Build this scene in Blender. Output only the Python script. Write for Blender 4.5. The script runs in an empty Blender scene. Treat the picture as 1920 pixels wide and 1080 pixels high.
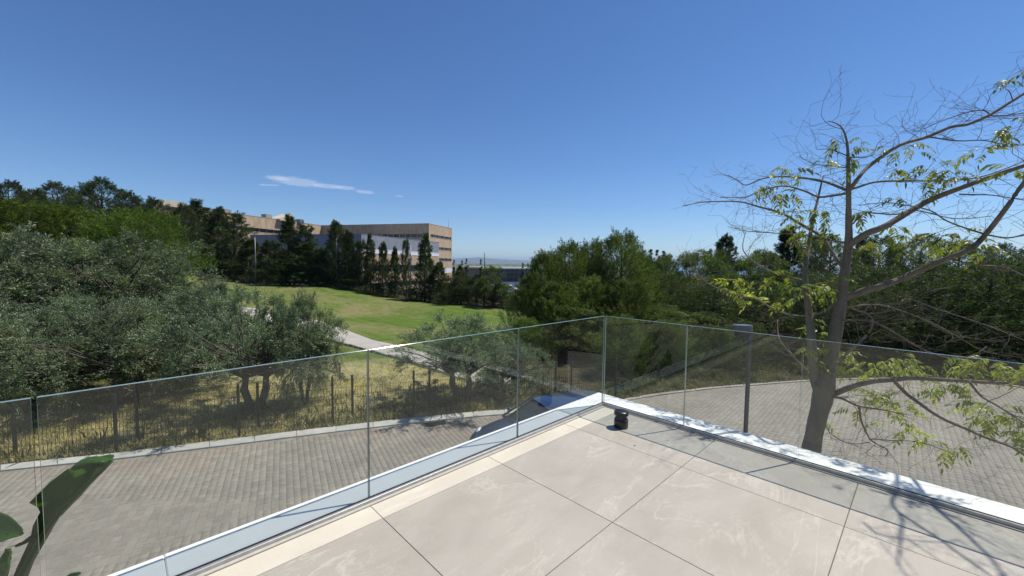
import bpy, math, random
import numpy as np
from mathutils import Vector, Matrix
rnd = random.Random(7)
D = bpy.data; SC = bpy.context.scene; COL = SC.collection

# ---------------------------------------------------------------- camera
CAM = np.array([2.6316, -4.1083, 1.65]); FPX = 758.47
PITCH, ROLL, YAW = 0.0573, 0.0121, 0.7975
def cam_axes():
    cy, sy = math.cos(YAW), math.sin(YAW); cp, sp = math.cos(PITCH), math.sin(PITCH); cr, sr = math.cos(ROLL), math.sin(ROLL)
    f = np.array([-sy*cp, cy*cp, -sp]); rt = np.array([cy, sy, 0.]); up = np.cross(rt, f)
    return cr*rt+sr*up, -sr*rt+cr*up, f
RT, UP, FW = cam_axes()
cd = D.cameras.new('camera'); cam = D.objects.new('camera', cd); COL.objects.link(cam)
cd.sensor_width = 36; cd.lens = 36*FPX/1920; cd.clip_start = .05; cd.clip_end = 60000
m = Matrix.Identity(4)
for i in range(3):
    m[i][0] = RT[i]; m[i][1] = UP[i]; m[i][2] = -FW[i]; m[i][3] = CAM[i]
cam.matrix_world = m; SC.camera = cam
# ---------------------------------------------------------------- light
SUN = Vector((.245, .545, 1.06)).normalized()
SUN_EL = math.asin(SUN.z); SUN_AZ = math.atan2(SUN.x, SUN.y)
w = D.worlds.new('World'); SC.world = w; w.use_nodes = True
nt = w.node_tree; bg = nt.nodes['Background']
sky = nt.nodes.new('ShaderNodeTexSky'); sky.sky_type = 'NISHITA'; sky.sun_disc = False
sky.sun_elevation = SUN_EL; sky.sun_rotation = SUN_AZ; sky.altitude = 50; sky.air_density = .88; sky.dust_density = .0; sky.ozone_density = 6
hs_ = nt.nodes.new('ShaderNodeHueSaturation'); hs_.inputs['Saturation'].default_value = 1.13; hs_.inputs['Hue'].default_value = .504; nt.links.new(sky.outputs[0], hs_.inputs['Color']); nt.links.new(hs_.outputs[0], bg.inputs[0]); bg.inputs[1].default_value = .108
sl = D.lights.new('sun', 'SUN'); sl.energy = 4.6; sl.angle = math.radians(.53); sl.color = (1, .945, .85)
so = D.objects.new('sun', sl); COL.objects.link(so); so.rotation_euler = SUN.to_track_quat('Z', 'Y').to_euler()
SC.view_settings.view_transform = 'Standard'; SC.view_settings.look = 'None'; SC.view_settings.exposure = .18; SC.view_settings.gamma = 1
SC.view_settings.use_curve_mapping = False
SC.cycles.max_bounces = 10; SC.cycles.transparent_max_bounces = 24; SC.cycles.glossy_bounces = 4; SC.cycles.transmission_bounces = 8; SC.cycles.volume_bounces = 0

# ---------------------------------------------------------------- placing helpers (pixels of the 1920 wide survey photograph)
def ray(px, py): return RT*(px-960)/FPX - UP*(py-540)/FPX + FW
FH = np.array([-math.sin(YAW), math.cos(YAW), 0.]); RH = np.array([math.cos(YAW), math.sin(YAW), 0.])
def atd(px, py, d):
    r = ray(px, py); return CAM + r*(d/(r@FH))
def onz(px, py, z):
    r = ray(px, py); return CAM + r*((z-CAM[2])/r[2])
def gxy(px, d):
    p = atd(px, 490, d); return p[0], p[1]

# ---------------------------------------------------------------- mesh helpers
def mesh(name, v, f, mat=None, smooth=False, mats=None, mi=None):
    me = D.meshes.new(name)
    v = np.asarray(v, dtype=np.float32)
    if isinstance(f, np.ndarray):
        k = f.shape[1]; n = len(f)
        me.vertices.add(len(v)); me.vertices.foreach_set('co', v.ravel())
        me.loops.add(n*k); me.loops.foreach_set('vertex_index', f.astype(np.int32).ravel())
        me.polygons.add(n); me.polygons.foreach_set('loop_start', np.arange(0, n*k, k, dtype=np.int32))
        me.update(calc_edges=True)
    else:
        me.from_pydata(v.tolist(), [], f); me.update()
    for q in (mats or ([mat] if mat else [])): me.materials.append(q)
    if mi is not None: me.polygons.foreach_set('material_index', np.asarray(mi, dtype=np.int32))
    if smooth: me.polygons.foreach_set('use_smooth', np.ones(len(me.polygons), dtype=bool))
    return me
def ob(name, me, parent=None, loc=None, rz=None, scale=None):
    o = D.objects.new(name, me); COL.objects.link(o)
    if parent: o.parent = parent
    if loc is not None: o.location = loc
    if rz is not None: o.rotation_euler = (0, 0, rz)
    if scale is not None: o.scale = scale
    return o
def tag(o, label=None, cat=None, group=None, kind=None):
    if label: o['label'] = label
    if cat: o['category'] = cat
    if group: o['group'] = group
    if kind: o['kind'] = kind
    return o
def thing(name, label, cat, loc=(0, 0, 0), rz=0, group=None):
    return tag(ob(name, None, loc=loc, rz=rz), label, cat, group)
class MB:
    def __init__(s): s.v = []; s.f = []
    def add(s, v, f):
        n = len(s.v); s.v += [tuple(map(float, p)) for p in v]; s.f += [tuple(i+n for i in q) for q in f]; return s
    def box(s, a, b):
        x0, y0, z0 = a; x1, y1, z1 = b
        return s.add([(x0,y0,z0),(x1,y0,z0),(x1,y1,z0),(x0,y1,z0),(x0,y0,z1),(x1,y0,z1),(x1,y1,z1),(x0,y1,z1)],
                     [(0,3,2,1),(4,5,6,7),(0,1,5,4),(1,2,6,5),(2,3,7,6),(3,0,4,7)])
    def bbox(s, a, b, e=.003):   # box with chamfered top edge
        x0, y0, z0 = a; x1, y1, z1 = b
        s.add([(x0,y0,z0),(x1,y0,z0),(x1,y1,z0),(x0,y1,z0),(x0,y0,z1-e),(x1,y0,z1-e),(x1,y1,z1-e),(x0,y1,z1-e),
               (x0+e,y0+e,z1),(x1-e,y0+e,z1),(x1-e,y1-e,z1),(x0+e,y1-e,z1)],
              [(0,3,2,1),(8,9,10,11),(0,1,5,4),(1,2,6,5),(2,3,7,6),(3,0,4,7),(4,5,9,8),(5,6,10,9),(6,7,11,10),(7,4,8,11)])
        return s
    def prism(s, poly, z0, z1):
        n = len(poly); v = [(x, y, z0) for x, y in poly]+[(x, y, z1) for x, y in poly]
        f = [tuple(range(n-1, -1, -1)), tuple(range(n, 2*n))]+[(i, (i+1) % n, n+(i+1) % n, n+i) for i in range(n)]
        return s.add(v, f)
    def tube(s, pts, rad, k=6, cap=True):
        pts = [Vector(p) for p in pts]; n = len(pts)
        if not hasattr(rad, '__len__'): rad = [rad]*n
        ref = Vector((.31, .17, .93)); v = []
        for i, p in enumerate(pts):
            t = (pts[min(i+1, n-1)]-pts[max(i-1, 0)])
            if t.length < 1e-9: t = Vector((0, 0, 1))
            t.normalize(); a = t.cross(ref)
            if a.length < .1: a = t.cross(Vector((1, 0, 0)))
            a.normalize(); b = t.cross(a)
            for j in range(k):
                q = 2*math.pi*j/k; v.append(p+(a*math.cos(q)+b*math.sin(q))*rad[i])
        f = [(i*k+j, i*k+(j+1) % k, (i+1)*k+(j+1) % k, (i+1)*k+j) for i in range(n-1) for j in range(k)]
        if cap: f += [tuple(range(k-1, -1, -1)), tuple((n-1)*k+j for j in range(k))]
        return s.add(v, f)
    def lathe(s, prof, k=24, c=(0, 0, 0)):
        v = [(c[0]+r*math.cos(2*math.pi*j/k), c[1]+r*math.sin(2*math.pi*j/k), c[2]+z) for r, z in prof for j in range(k)]
        n = len(prof)
        f = [(i*k+j, i*k+(j+1) % k, (i+1)*k+(j+1) % k, (i+1)*k+j) for i in range(n-1) for j in range(k)]
        f += [tuple(range(k-1, -1, -1)), tuple((n-1)*k+j for j in range(k))]
        return s.add(v, f)
    def wall(s, p0, p1, z0, z1, t):   # upright slab from p0 to p1, thickness t to the right hand side of the direction
        dx, dy = p1[0]-p0[0], p1[1]-p0[1]; L = math.hypot(dx, dy); nx, ny = dy/L*t, -dx/L*t
        return s.prism([p0, p1, (p1[0]+nx, p1[1]+ny), (p0[0]+nx, p0[1]+ny)] if t < 0 else [p1, p0, (p0[0]+nx, p0[1]+ny), (p1[0]+nx, p1[1]+ny)], z0, z1)
    def build(s, name, mat, parent=None, smooth=False, **k):
        return ob(name, mesh(name, s.v, s.f, mat, smooth), parent, **k)

# ---------------------------------------------------------------- materials
class NT:
    def __init__(s, name):
        s.m = D.materials.new(name); s.m.use_nodes = True; s.t = s.m.node_tree; s.p = s.t.nodes['Principled BSDF']; s.o = s.t.nodes['Material Output']
    def n(s, ty, **k):
        x = s.t.nodes.new('ShaderNode'+ty)
        for a, b in k.items():
            if a.startswith('i_'):
                q = a[2:]; x.inputs[int(q) if q.isdigit() else q.replace('_', ' ')].default_value = b
            else: setattr(x, a, b)
        return x
    def l(s, a, b): s.t.links.new(a, b)
    def ramp(s, fac, stops):
        r = s.n('ValToRGB'); e = r.color_ramp.elements
        while len(e) < len(stops): e.new(.5)
        for q, (p, c) in zip(e, stops): q.position = p; q.color = (*c, 1)
        s.l(fac, r.inputs[0]); return r.outputs[0]
    def math(s, op, a, b=None):
        x = s.n('Math', operation=op)
        for i, q in enumerate((a, b)):
            if q is None: continue
            if isinstance(q, (int, float)): x.inputs[i].default_value = q
            else: s.l(q, x.inputs[i])
        return x.outputs[0]
    def mix(s, f, a, b, bt='MIX'):
        x = s.n('MixRGB', blend_type=bt)
        for i, q in enumerate((f, a, b)):
            if isinstance(q, (int, float)): x.inputs[i].default_value = q
            elif isinstance(q, tuple): x.inputs[i].default_value = (*q, 1)
            else: s.l(q, x.inputs[i])
        return x.outputs[0]
    def noise(s, vec, scale, detail=4, rough=.55, dist=0):
        x = s.n('TexNoise'); x.inputs['Scale'].default_value = scale; x.inputs['Detail'].default_value = detail
        x.inputs['Roughness'].default_value = rough; x.inputs['Distortion'].default_value = dist
        if vec: s.l(vec, x.inputs['Vector'])
        return x.outputs[0]
    def bump(s, h, st=.3, dist=.01):
        b = s.n('Bump'); b.inputs['Strength'].default_value = st; b.inputs['Distance'].default_value = dist
        s.l(h, b.inputs['Height']); s.l(b.outputs[0], s.p.inputs['Normal'])
    def map(s, vec, scale=(1, 1, 1), rot=(0, 0, 0)):
        x = s.n('Mapping'); x.inputs['Scale'].default_value = scale; x.inputs['Rotation'].default_value = rot; s.l(vec, x.inputs[0]); return x.outputs[0]
def flat(name, c, rough=.6, metal=0, var=.12, scale=8, bump=0):
    t = NT(name); pos = t.n('TexCoord').outputs['Object']
    f = t.noise(pos, scale, 5)
    a = tuple(q*(1-var) for q in c); b = tuple(min(1, q*(1+var)) for q in c)
    t.l(t.ramp(f, [(.3, a), (.7, b)]), t.p.inputs['Base Color'])
    t.p.inputs['Roughness'].default_value = rough; t.p.inputs['Metallic'].default_value = metal
    if bump: t.bump(t.noise(pos, scale*12, 4), .4, bump)
    return t.m
def worldpos(t): return t.n('NewGeometry').outputs['Position']

def tile_mat(name, base, light, vein):
    t = NT(name); tc = t.n('TexCoord').outputs['Object']; oi = t.n('ObjectInfo').outputs['Random']
    off = t.n('VectorMath', operation='ADD'); t.l(tc, off.inputs[0])
    cmb = t.n('CombineXYZ'); 
    for i, k in enumerate((37., 61., 13.)): t.l(t.math('MULTIPLY', oi, k), cmb.inputs[i])
    t.l(cmb.outputs[0], off.inputs[1]); v = off.outputs[0]
    rt = t.map(v, (1, .42, 1), (0, 0, .6))
    cl = t.noise(rt, 2.6, 6, .6, 1.2)
    col = t.mix(t.ramp(cl, [(.36, (0, 0, 0)), (.66, (1, 1, 1))]), base, light)
    # long wandering light veins: narrow ridges of distorted noise
    n1 = t.noise(rt, 1.7, 7, .58, 1.6)
    ridge = t.math('ABSOLUTE', t.math('SUBTRACT', n1, .5))
    msk = t.ramp(ridge, [(0, (1, 1, 1)), (.008, (.5, .5, .5)), (.022, (0, 0, 0))])
    brk = t.ramp(t.noise(v, 2.2, 3), [(.42, (0, 0, 0)), (.58, (1, 1, 1))])
    vm = t.mix(1, msk, brk, 'MULTIPLY')
    col = t.mix(t.mix(1, vm, (.75, .75, .75), 'MULTIPLY'), col, vein)
    n2 = t.noise(t.map(v, (1, .3, 1), (0, 0, -.5)), 4.5, 6, .6, 2.2)
    r2 = t.ramp(t.math('ABSOLUTE', t.math('SUBTRACT', n2, .52)), [(0, (.5, .5, .5)), (.02, (0, 0, 0))])
    col = t.mix(t.mix(1, r2, brk, 'MULTIPLY'), col, vein)
    fine = t.ramp(t.noise(v, 90, 3, .7), [(.3, (.95, .95, .95)), (.7, (1.03, 1.03, 1.03))])
    dust = t.ramp(t.noise(worldpos(t), 1.1, 5, .6), [(.35, (.93, .93, .93)), (.65, (1.02, 1.02, 1.02))])
    col = t.mix(1, t.mix(1, col, fine, 'MULTIPLY'), dust, 'MULTIPLY')
    t.l(col, t.p.inputs['Base Color']); t.p.inputs['Roughness'].default_value = .55
    t.bump(t.noise(v, 60, 4), .12, .002)
    return t.m
M_TILE = tile_mat('stone_tile', (.398, .362, .300), (.455, .418, .352), (.56, .515, .43))
M_SLAT = flat('dark_timber', (.028, .026, .024), .7, var=.25, scale=3)
M_BAND = tile_mat('cream_tile', (.60, .545, .435), (.66, .60, .49), (.74, .68, .57))
M_GROUT = flat('grout', (.16, .15, .135), .9, var=.2, scale=20)
M_COPE = flat('white_coping', (.87, .86, .81), .5, var=.03, scale=5)
M_RENDER = flat('white_render', (.72, .71, .67), .85, var=.05, scale=6, bump=.002)
M_ALU = flat('anodised_aluminium', (.46, .46, .45), .42, .7, var=.12, scale=30)
M_LIP = flat('sealant', (.45, .43, .38), .6, var=.08, scale=18)
M_GASK = flat('rubber_gasket', (.018, .02, .022), .6)
M_BLACK = flat('black_plastic', (.022, .022, .024), .38, var=.2, scale=20)
M_BLACKD = flat('dusty_plastic', (.07, .07, .068), .7, var=.3, scale=50)
def glass_mat():
    t = NT('balustrade_glass'); t.t.nodes.remove(t.p)
    tr = t.n('BsdfTransparent'); tr.inputs[0].default_value = (.925, .945, .935, 1)
    gl = t.n('BsdfGlossy'); gl.inputs[0].default_value = (.95, 1, .98, 1); gl.inputs['Roughness'].default_value = .004
    fr = t.n('Fresnel'); fr.inputs[0].default_value = 1.5
    bf = t.n('NewGeometry').outputs['Backfacing']
    k = t.math('MULTIPLY', t.math('MULTIPLY', fr.outputs[0], 1.35), t.math('SUBTRACT', 1, bf))
    k = t.math('MINIMUM', k, 1)
    mx = t.n('MixShader'); t.l(k, mx.inputs[0]); t.l(tr.outputs[0], mx.inputs[1]); t.l(gl.outputs[0], mx.inputs[2])
    # faint film of dust on the pane
    df = t.n('BsdfDiffuse'); df.inputs[0].default_value = (.6, .62, .58, 1)
    dm = t.math('MULTIPLY', t.ramp(t.noise(worldpos(t), 1.4, 5, .6), [(.35, (.2, .2, .2)), (.7, (1, 1, 1))]), .004)
    m2 = t.n('MixShader'); t.l(dm, m2.inputs[0]); t.l(mx.outputs[0], m2.inputs[1]); t.l(df.outputs[0], m2.inputs[2])
    t.l(m2.outputs[0], t.o.inputs[0]); return t.m
M_GLASS = glass_mat()
M_GEDGE = flat('glass_edge', (.22, .30, .28), .12, 0, var=.1, scale=9)

def paver_mat(name):
    t = NT(name); g = t.n('NewGeometry'); pos = g.outputs['Position']
    r = t.math('FRACT', t.math('ADD', g.outputs['Random Per Island'], t.n('ObjectInfo').outputs['Random']))
    at = t.n('Attribute', attribute_name='edge'); 
    grey = t.ramp(r, [(0, (.245, .226, .194)), (.35, (.268, .247, .212)), (.7, (.284, .260, .222)), (1, (.308, .281, .240))])
    red = t.ramp(r, [(0, (.27, .205, .165)), (.5, (.325, .240, .192)), (1, (.31, .265, .22))])
    big = t.noise(pos, .35, 4, .6)
    # warm clay pavers towards the kerb, carried by patches
    at2 = t.n('SeparateXYZ'); t.l(pos, at2.inputs[0])
    dist = t.math('SUBTRACT', t.math('MULTIPLY', t.math('ADD', at2.outputs[0], 9.0), -.30), t.math('MULTIPLY', at2.outputs[1], -.10))
    f = t.ramp(t.math('ADD', t.math('MULTIPLY', t.math('SUBTRACT', big, .5), 2.2), t.math('ADD', t.math('MULTIPLY', dist, .8), .42)), [(.1, (.12, .12, .12)), (.8, (1, 1, 1))])
    rm = t.mix(1, f, t.ramp(t.math('FRACT', t.math('MULTIPLY', r, 17.3)), [(.25, (.25, .25, .25)), (.6, (1, 1, 1))]), 'MULTIPLY')
    col = t.mix(rm, grey, red)
    dirt = t.ramp(t.noise(pos, .9, 7, .7, .4), [(.3, (.80, .80, .79)), (.7, (1.10, 1.09, 1.06))])
    fine = t.ramp(t.noise(pos, 45, 4, .7), [(.25, (.82, .82, .82)), (.75, (1.12, 1.12, 1.12))])
    spots = t.ramp(t.noise(pos, 2.6, 3, .4, .2), [(.18, (.62, .62, .62)), (.27, (1, 1, 1))]); wear = t.ramp(t.noise(t.map(pos, (.9, .12, 1), (0, 0, .38)), .9, 4, .6), [(.35, (.90, .90, .90)), (.62, (1.07, 1.07, 1.06))])
    col = t.mix(1, t.mix(1, col, spots, 'MULTIPLY'), wear, 'MULTIPLY')
    col = t.mix(1, t.mix(1, col, dirt, 'MULTIPLY'), fine, 'MULTIPLY')
    t.l(col, t.p.inputs['Base Color']); t.p.inputs['Roughness'].default_value = .8
    t.bump(t.noise(pos, 60, 5, .7), .5, .004); return t.m
M_PAVE = paver_mat('clay_paver')
M_JOINT = flat('paver_joint', (.25, .225, .185), .95, var=.3, scale=3)
def kerb_mat(name, c):
    t = NT(name); pos = worldpos(t)
    r = t.n('ObjectInfo').outputs['Random']
    col = t.mix(r, tuple(q*.9 for q in c), tuple(q*1.08 for q in c))
    st = t.ramp(t.noise(pos, 3, 6, .7), [(.3, (.78, .77, .74)), (.6, (1.03, 1.03, 1.03))])
    t.l(t.mix(1, col, st, 'MULTIPLY'), t.p.inputs['Base Color']); t.p.inputs['Roughness'].default_value = .85
    t.bump(t.noise(pos, 50, 4), .3, .004); return t.m
M_KERB = kerb_mat('concrete_kerb', (.46, .455, .42)); M_KERB2 = kerb_mat('flush_kerb', (.34, .31, .275))
def terrain_mat():
    t = NT('lawn'); pos = worldpos(t)
    n1 = t.noise(pos, .12, 6, .65, .5); n2 = t.noise(pos, 1.2, 6, .7); n3 = t.noise(pos, 14, 5, .75)
    stripes = t.noise(t.map(pos, (.04, 1.5, 1), (0, 0, .35)), 1.0, 3, .5, .3)
    green = t.ramp(t.math('ADD', t.math('MULTIPLY', n2, .4), t.math('MULTIPLY', stripes, .6)), [(.3, (.070, .125, .018)), (.5, (.105, .165, .030)), (.7, (.155, .195, .048))])
    dry = t.ramp(n2, [(.3, (.19, .17, .075)), (.7, (.27, .235, .115))])
    straw = t.ramp(n2, [(.25, (.33, .28, .14)), (.5, (.43, .37, .19)), (.75, (.52, .46, .25))])
    at = t.n('Attribute', attribute_name='zone'); z = t.n('SeparateColor'); t.l(at.outputs['Color'], z.inputs[0])
    patch = t.ramp(t.math('ADD', t.math('MULTIPLY', n1, .8), t.math('MULTIPLY', n2, .3)), [(.50, (0, 0, 0)), (.68, (.85, .85, .85))])
    col = t.mix(patch, green, dry)
    zr = t.ramp(t.math('ADD', z.outputs[0], t.math('MULTIPLY', t.math('SUBTRACT', n2, .5), .5)), [(.35, (0, 0, 0)), (.65, (1, 1, 1))])
    col = t.mix(zr, col, straw)
    soil = t.ramp(n2, [(.3, (.055, .045, .028)), (.7, (.115, .095, .06))])
    zg = t.ramp(t.math('ADD', z.outputs[1], t.math('MULTIPLY', t.math('SUBTRACT', n2, .5), .6)), [(.35, (0, 0, 0)), (.65, (1, 1, 1))])
    col = t.mix(zg, col, soil)
    f = t.ramp(n3, [(.25, (.66, .66, .66)), (.75, (1.28, 1.28, 1.28))])
    col = t.mix(1, col, f, 'MULTIPLY')
    t.l(col, t.p.inputs['Base Color']); t.p.inputs['Roughness'].default_value = 1; t.p.inputs['Specular IOR Level'].default_value = .1
    t.bump(t.math('ADD', n3, t.noise(pos, 3, 5)), .9, .06); return t.m
M_TERR = terrain_mat()
def leaf_mat(name, dark, mid, lite, tl=.35, gloss=.5, sp=.3):
    t = NT(name); g = t.n('NewGeometry'); r = g.outputs['Random Per Island']; pos = g.outputs['Position']
    c = t.ramp(r, [(0, dark), (.5, mid), (1, lite)])
    oi = t.n('ObjectInfo').outputs['Random']
    hs = t.n('HueSaturation'); t.l(c, hs.inputs['Color']); t.l(t.math('ADD', .85, t.math('MULTIPLY', oi, .3)), hs.inputs['Value']); t.l(t.math('ADD', .49, t.math('MULTIPLY', oi, .025)), hs.inputs['Hue'])
    big = t.ramp(t.noise(pos, .8, 4), [(.3, (.58, .60, .64)), (.7, (1.38, 1.32, 1.12))])  # clump-sized dark and light patches: crown shading put into the leaf colour
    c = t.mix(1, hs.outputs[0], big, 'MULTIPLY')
    t.l(c, t.p.inputs['Base Color']); t.p.inputs['Roughness'].default_value = gloss; t.p.inputs['Specular IOR Level'].default_value = sp
    tb = t.n('BsdfTranslucent'); t.l(t.mix(1, c, (1.1, 1.25, .6), 'MULTIPLY'), tb.inputs[0])
    mx = t.n('MixShader'); mx.inputs[0].default_value = tl; t.l(t.p.outputs[0], mx.inputs[1]); t.l(tb.outputs[0], mx.inputs[2]); t.l(mx.outputs[0], t.o.inputs[0])
    return t.m
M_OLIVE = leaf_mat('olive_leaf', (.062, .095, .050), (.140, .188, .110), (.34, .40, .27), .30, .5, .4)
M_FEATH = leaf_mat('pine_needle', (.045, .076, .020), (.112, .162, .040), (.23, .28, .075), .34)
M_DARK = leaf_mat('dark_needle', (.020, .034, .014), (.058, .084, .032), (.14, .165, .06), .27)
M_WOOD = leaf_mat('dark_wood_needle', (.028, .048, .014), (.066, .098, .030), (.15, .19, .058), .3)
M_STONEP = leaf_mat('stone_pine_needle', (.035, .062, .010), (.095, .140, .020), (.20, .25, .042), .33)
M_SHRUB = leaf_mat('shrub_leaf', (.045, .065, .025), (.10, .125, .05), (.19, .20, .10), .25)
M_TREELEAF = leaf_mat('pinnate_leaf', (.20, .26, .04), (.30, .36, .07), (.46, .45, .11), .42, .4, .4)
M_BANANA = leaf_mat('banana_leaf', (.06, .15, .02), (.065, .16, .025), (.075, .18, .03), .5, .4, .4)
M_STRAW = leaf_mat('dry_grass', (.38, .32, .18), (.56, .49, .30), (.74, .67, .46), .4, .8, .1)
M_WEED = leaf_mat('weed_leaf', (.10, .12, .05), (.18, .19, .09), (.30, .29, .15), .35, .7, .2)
def bark_mat(name, a, b, sc=6):
    t = NT(name); pos = worldpos(t)
    n = t.noise(t.map(pos, (1, 1, .35)), sc, 7, .7, .6)
    t.l(t.ramp(n, [(.3, a), (.62, b)]), t.p.inputs['Base Color']); t.p.inputs['Roughness'].default_value = .85
    t.bump(t.noise(t.map(pos, (1, 1, .3)), sc*5, 8, .75), .9, .02); return t.m
M_BARK = bark_mat('smooth_bark', (.13, .108, .076), (.235, .20, .148))
M_TWIG = bark_mat('twig_bark', (.085, .07, .055), (.17, .14, .11))
M_OBARK = bark_mat('olive_bark', (.05, .045, .035), (.13, .115, .09), 9)
M_DBARK = bark_mat('pine_bark', (.05, .035, .025), (.13, .095, .07), 5)
M_TAN = None
def facade_mat(name, a, b, w):
    t = NT(name); tc = t.n('TexCoord').outputs['Object']; pos = worldpos(t)
    v = t.n('TexVoronoi'); v.inputs['Scale'].default_value = 1; t.l(t.map(pos, (w, w, .45)), v.inputs[0])
    st = t.ramp(v.outputs['Color'], [(0, a), (1, b)])
    d = t.ramp(t.noise(t.map(pos, (1, 1, .12)), .7, 5, .6), [(.3, (.84, .83, .81)), (.7, (1.05, 1.05, 1.05))])
    t.l(t.mix(1, st, d, 'MULTIPLY'), t.p.inputs['Base Color']); t.p.inputs['Roughness'].default_value = .85; return t.m
M_TAN = facade_mat('tan_cladding', (.42, .305, .20), (.55, .415, .285), 1.1)
M_GREYP = facade_mat('grey_cladding', (.24, .26, .31), (.27, .29, .34), .25)
M_WHITE = flat('white_paint', (.74, .75, .76), .6, var=.04, scale=.6)
M_PALE = facade_mat('cream_cladding', (.55, .47, .34), (.62, .54, .40), .4)
M_CONC = flat('grey_concrete', (.30, .285, .27), .85, var=.12, scale=.5)
def pane_mat(name, c, r=.12):
    t = NT(name); r_ = t.math('FRACT', t.math('ADD', t.n('ObjectInfo').outputs['Random'], t.n('NewGeometry').outputs['Random Per Island']))
    t.l(t.ramp(r_, [(0, tuple(q*.5 for q in c)), (.6, c), (1, tuple(q*1.9 for q in c))]), t.p.inputs['Base Color'])
    t.p.inputs['Roughness'].default_value = r; t.p.inputs['Specular IOR Level'].default_value = .7; return t.m
M_PANE = pane_mat('dark_window_glass', (.02, .024, .032)); M_PANE2 = pane_mat('curtain_wall_glass', (.055, .075, .085), .1)
M_FENCE = flat('green_painted_steel', (.012, .022, .016), .6, 0, var=.2, scale=10)
M_POST = flat('lamp_paint', (.085, .088, .095), .45, .3, var=.1, scale=6)
M_STEEL = flat('galvanised_steel', (.20, .21, .22), .5, .6, var=.1, scale=5)
M_IRON = flat('cast_iron', (.04, .038, .035), .7, .3, var=.3, scale=20)
M_PATH = flat('path_concrete', (.40, .37, .32), .9, var=.10, scale=1.2, bump=.003)
# ================================================================ TERRACE
floor = tag(MB().box((.066, -9.4, -.06), (9.6, -.066, -.012)).build('floor', M_GROUT), kind='structure')
gx = [.247+1.0466*i for i in range(9)]; gy = [-.82-1.0526*i for i in range(9)]
xs = [.0675]+gx; ys = [-.0675]+gy; G = .0022
shared = {}
for i in range(len(xs)-1):
    for j in range(len(ys)-1):
        sx, sy = xs[i+1]-xs[i]-2*G, ys[j]-ys[j+1]-2*G; key = (round(sx, 3), round(sy, 3))
        if key not in shared: shared[key] = mesh('floor_tile', *(lambda b: (b.v, b.f))(MB().bbox((-sx/2, -sy/2, -.012), (sx/2, sy/2, 0), .0012)), mats=[M_BAND if i == 0 else M_TILE])
        ob('tile', shared[key], floor, ((xs[i]+xs[i+1])/2, (ys[j]+ys[j+1])/2, 0))
# house wall under the terrace
ter = thing('terrace_wall', 'white rendered terrace wall rising from the paved road, capped by pale coping', 'wall')
MB().box((-.25, -9.4, -3.12), (9.6, .30, -.062)).build('wall', M_RENDER, ter)
seam = onz(308, 1046, 0)[1]
for a, b in ((-9.4, seam-.0012), (seam+.0012, .3485)):
    MB().bbox((-.292, a, -.058), (-.0125, b, 0), .006).build('coping_stone', M_COPE, ter)
for a, b in ((-.0095, 5.2), (5.206, 9.6)):
    MB().bbox((a, .0125, -.0575), (b, .349, .0005), .006).build('coping_stone', M_COPE, ter)
# glass balustrades
GT = 1.0616; g = .0085
def pane(a, b, par, axis, z0=.012):
    e = .0015
    bx = MB(); 
    if axis == 'y': lo, hi = (-g, min(a, b), z0), (g, max(a, b), GT)
    else: lo, hi = (min(a, b), -g, z0), (max(a, b), g, GT)
    bx.bbox(lo, hi, e)
    me = mesh('glass_panel', bx.v, bx.f, mats=[M_GLASS, M_GEDGE])
    for p in me.polygons:
        n = p.normal; big = abs(n.x) > .9 if axis == 'y' else abs(n.y) > .9
        p.material_index = 0 if big else 1
    return ob('glass_panel', me, par)
bl = thing('glass_balustrade', 'frameless glass balustrade on the left edge of the terrace beside the cream border tiles', 'balustrade', group=None)
yj = [-.010, -1.4459, -2.9052, -4.385, -5.86, -7.33, -8.8]
for i in range(len(yj)-1): pane(yj[i]-.004, yj[i+1]+(.013 if i == 2 else .004), bl, 'y')
MB().box((.0095, -9.4, -.01), (.018, -.018, .034)).build('gasket', M_GASK, bl)
MB().box((-.0115, -9.4, -.01), (-.0092, -.010, .006)).build('gasket', M_GASK, bl)
MB().bbox((.0185, -9.4, -.03), (.041, -.0415, .030), .0025).build('base_channel', M_ALU, bl)
MB().bbox((.0415, -9.4, -.03), (.0660, -.066, .008), .002).build('base_trim', M_LIP, bl)
br = thing('glass_balustrade', 'frameless glass balustrade on the right edge of the terrace, crossed by tree branch shadows', 'balustrade')
xj = [.0105, .966, 1.9361, 3.36, 4.78, 6.2, 7.6]
for i in range(len(xj)-1): pane(xj[i]+.004, xj[i+1]-.004, br, 'x')
MB().box((.0095, -.0178, -.01), (9.6, -.0092, .034)).build('gasket', M_GASK, br)
MB().bbox((.0185, -.041, -.03), (9.6, -.0182, .030), .0025).build('base_channel', M_ALU, br)
MB().bbox((.0425, -.0600, -.03), (9.6, -.0415, .006), .002).build('base_trim', M_LIP, br)
# roof vent
vc = (.515, -.455, 0)
vt = thing('floor_vent', 'small black cylindrical vent with a mushroom cap standing near the balustrade corner', 'vent', vc)
MB().lathe([(.066, 0), (.0705, .004), (.0705, .078), (.068, .086), (.058, .09)], 40).build('base', M_BLACK, vt, True)
MB().lathe([(.060, .088), (.064, .096), (.056, .102), (.053, .112), (.058, .13)], 40).build('neck', M_BLACKD, vt, True)
MB().lathe([(.052, .124), (.0705, .128), (.072, .132), (.072, .162), (.070, .166), (.001, .168)], 40).build('cap', M_BLACK, vt, True)
MB().lathe([(.012, 0), (.012, .006), (.001, .008)], 12, (.045, -.03, .087)).build('screw', M_BLACKD, vt)

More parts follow.
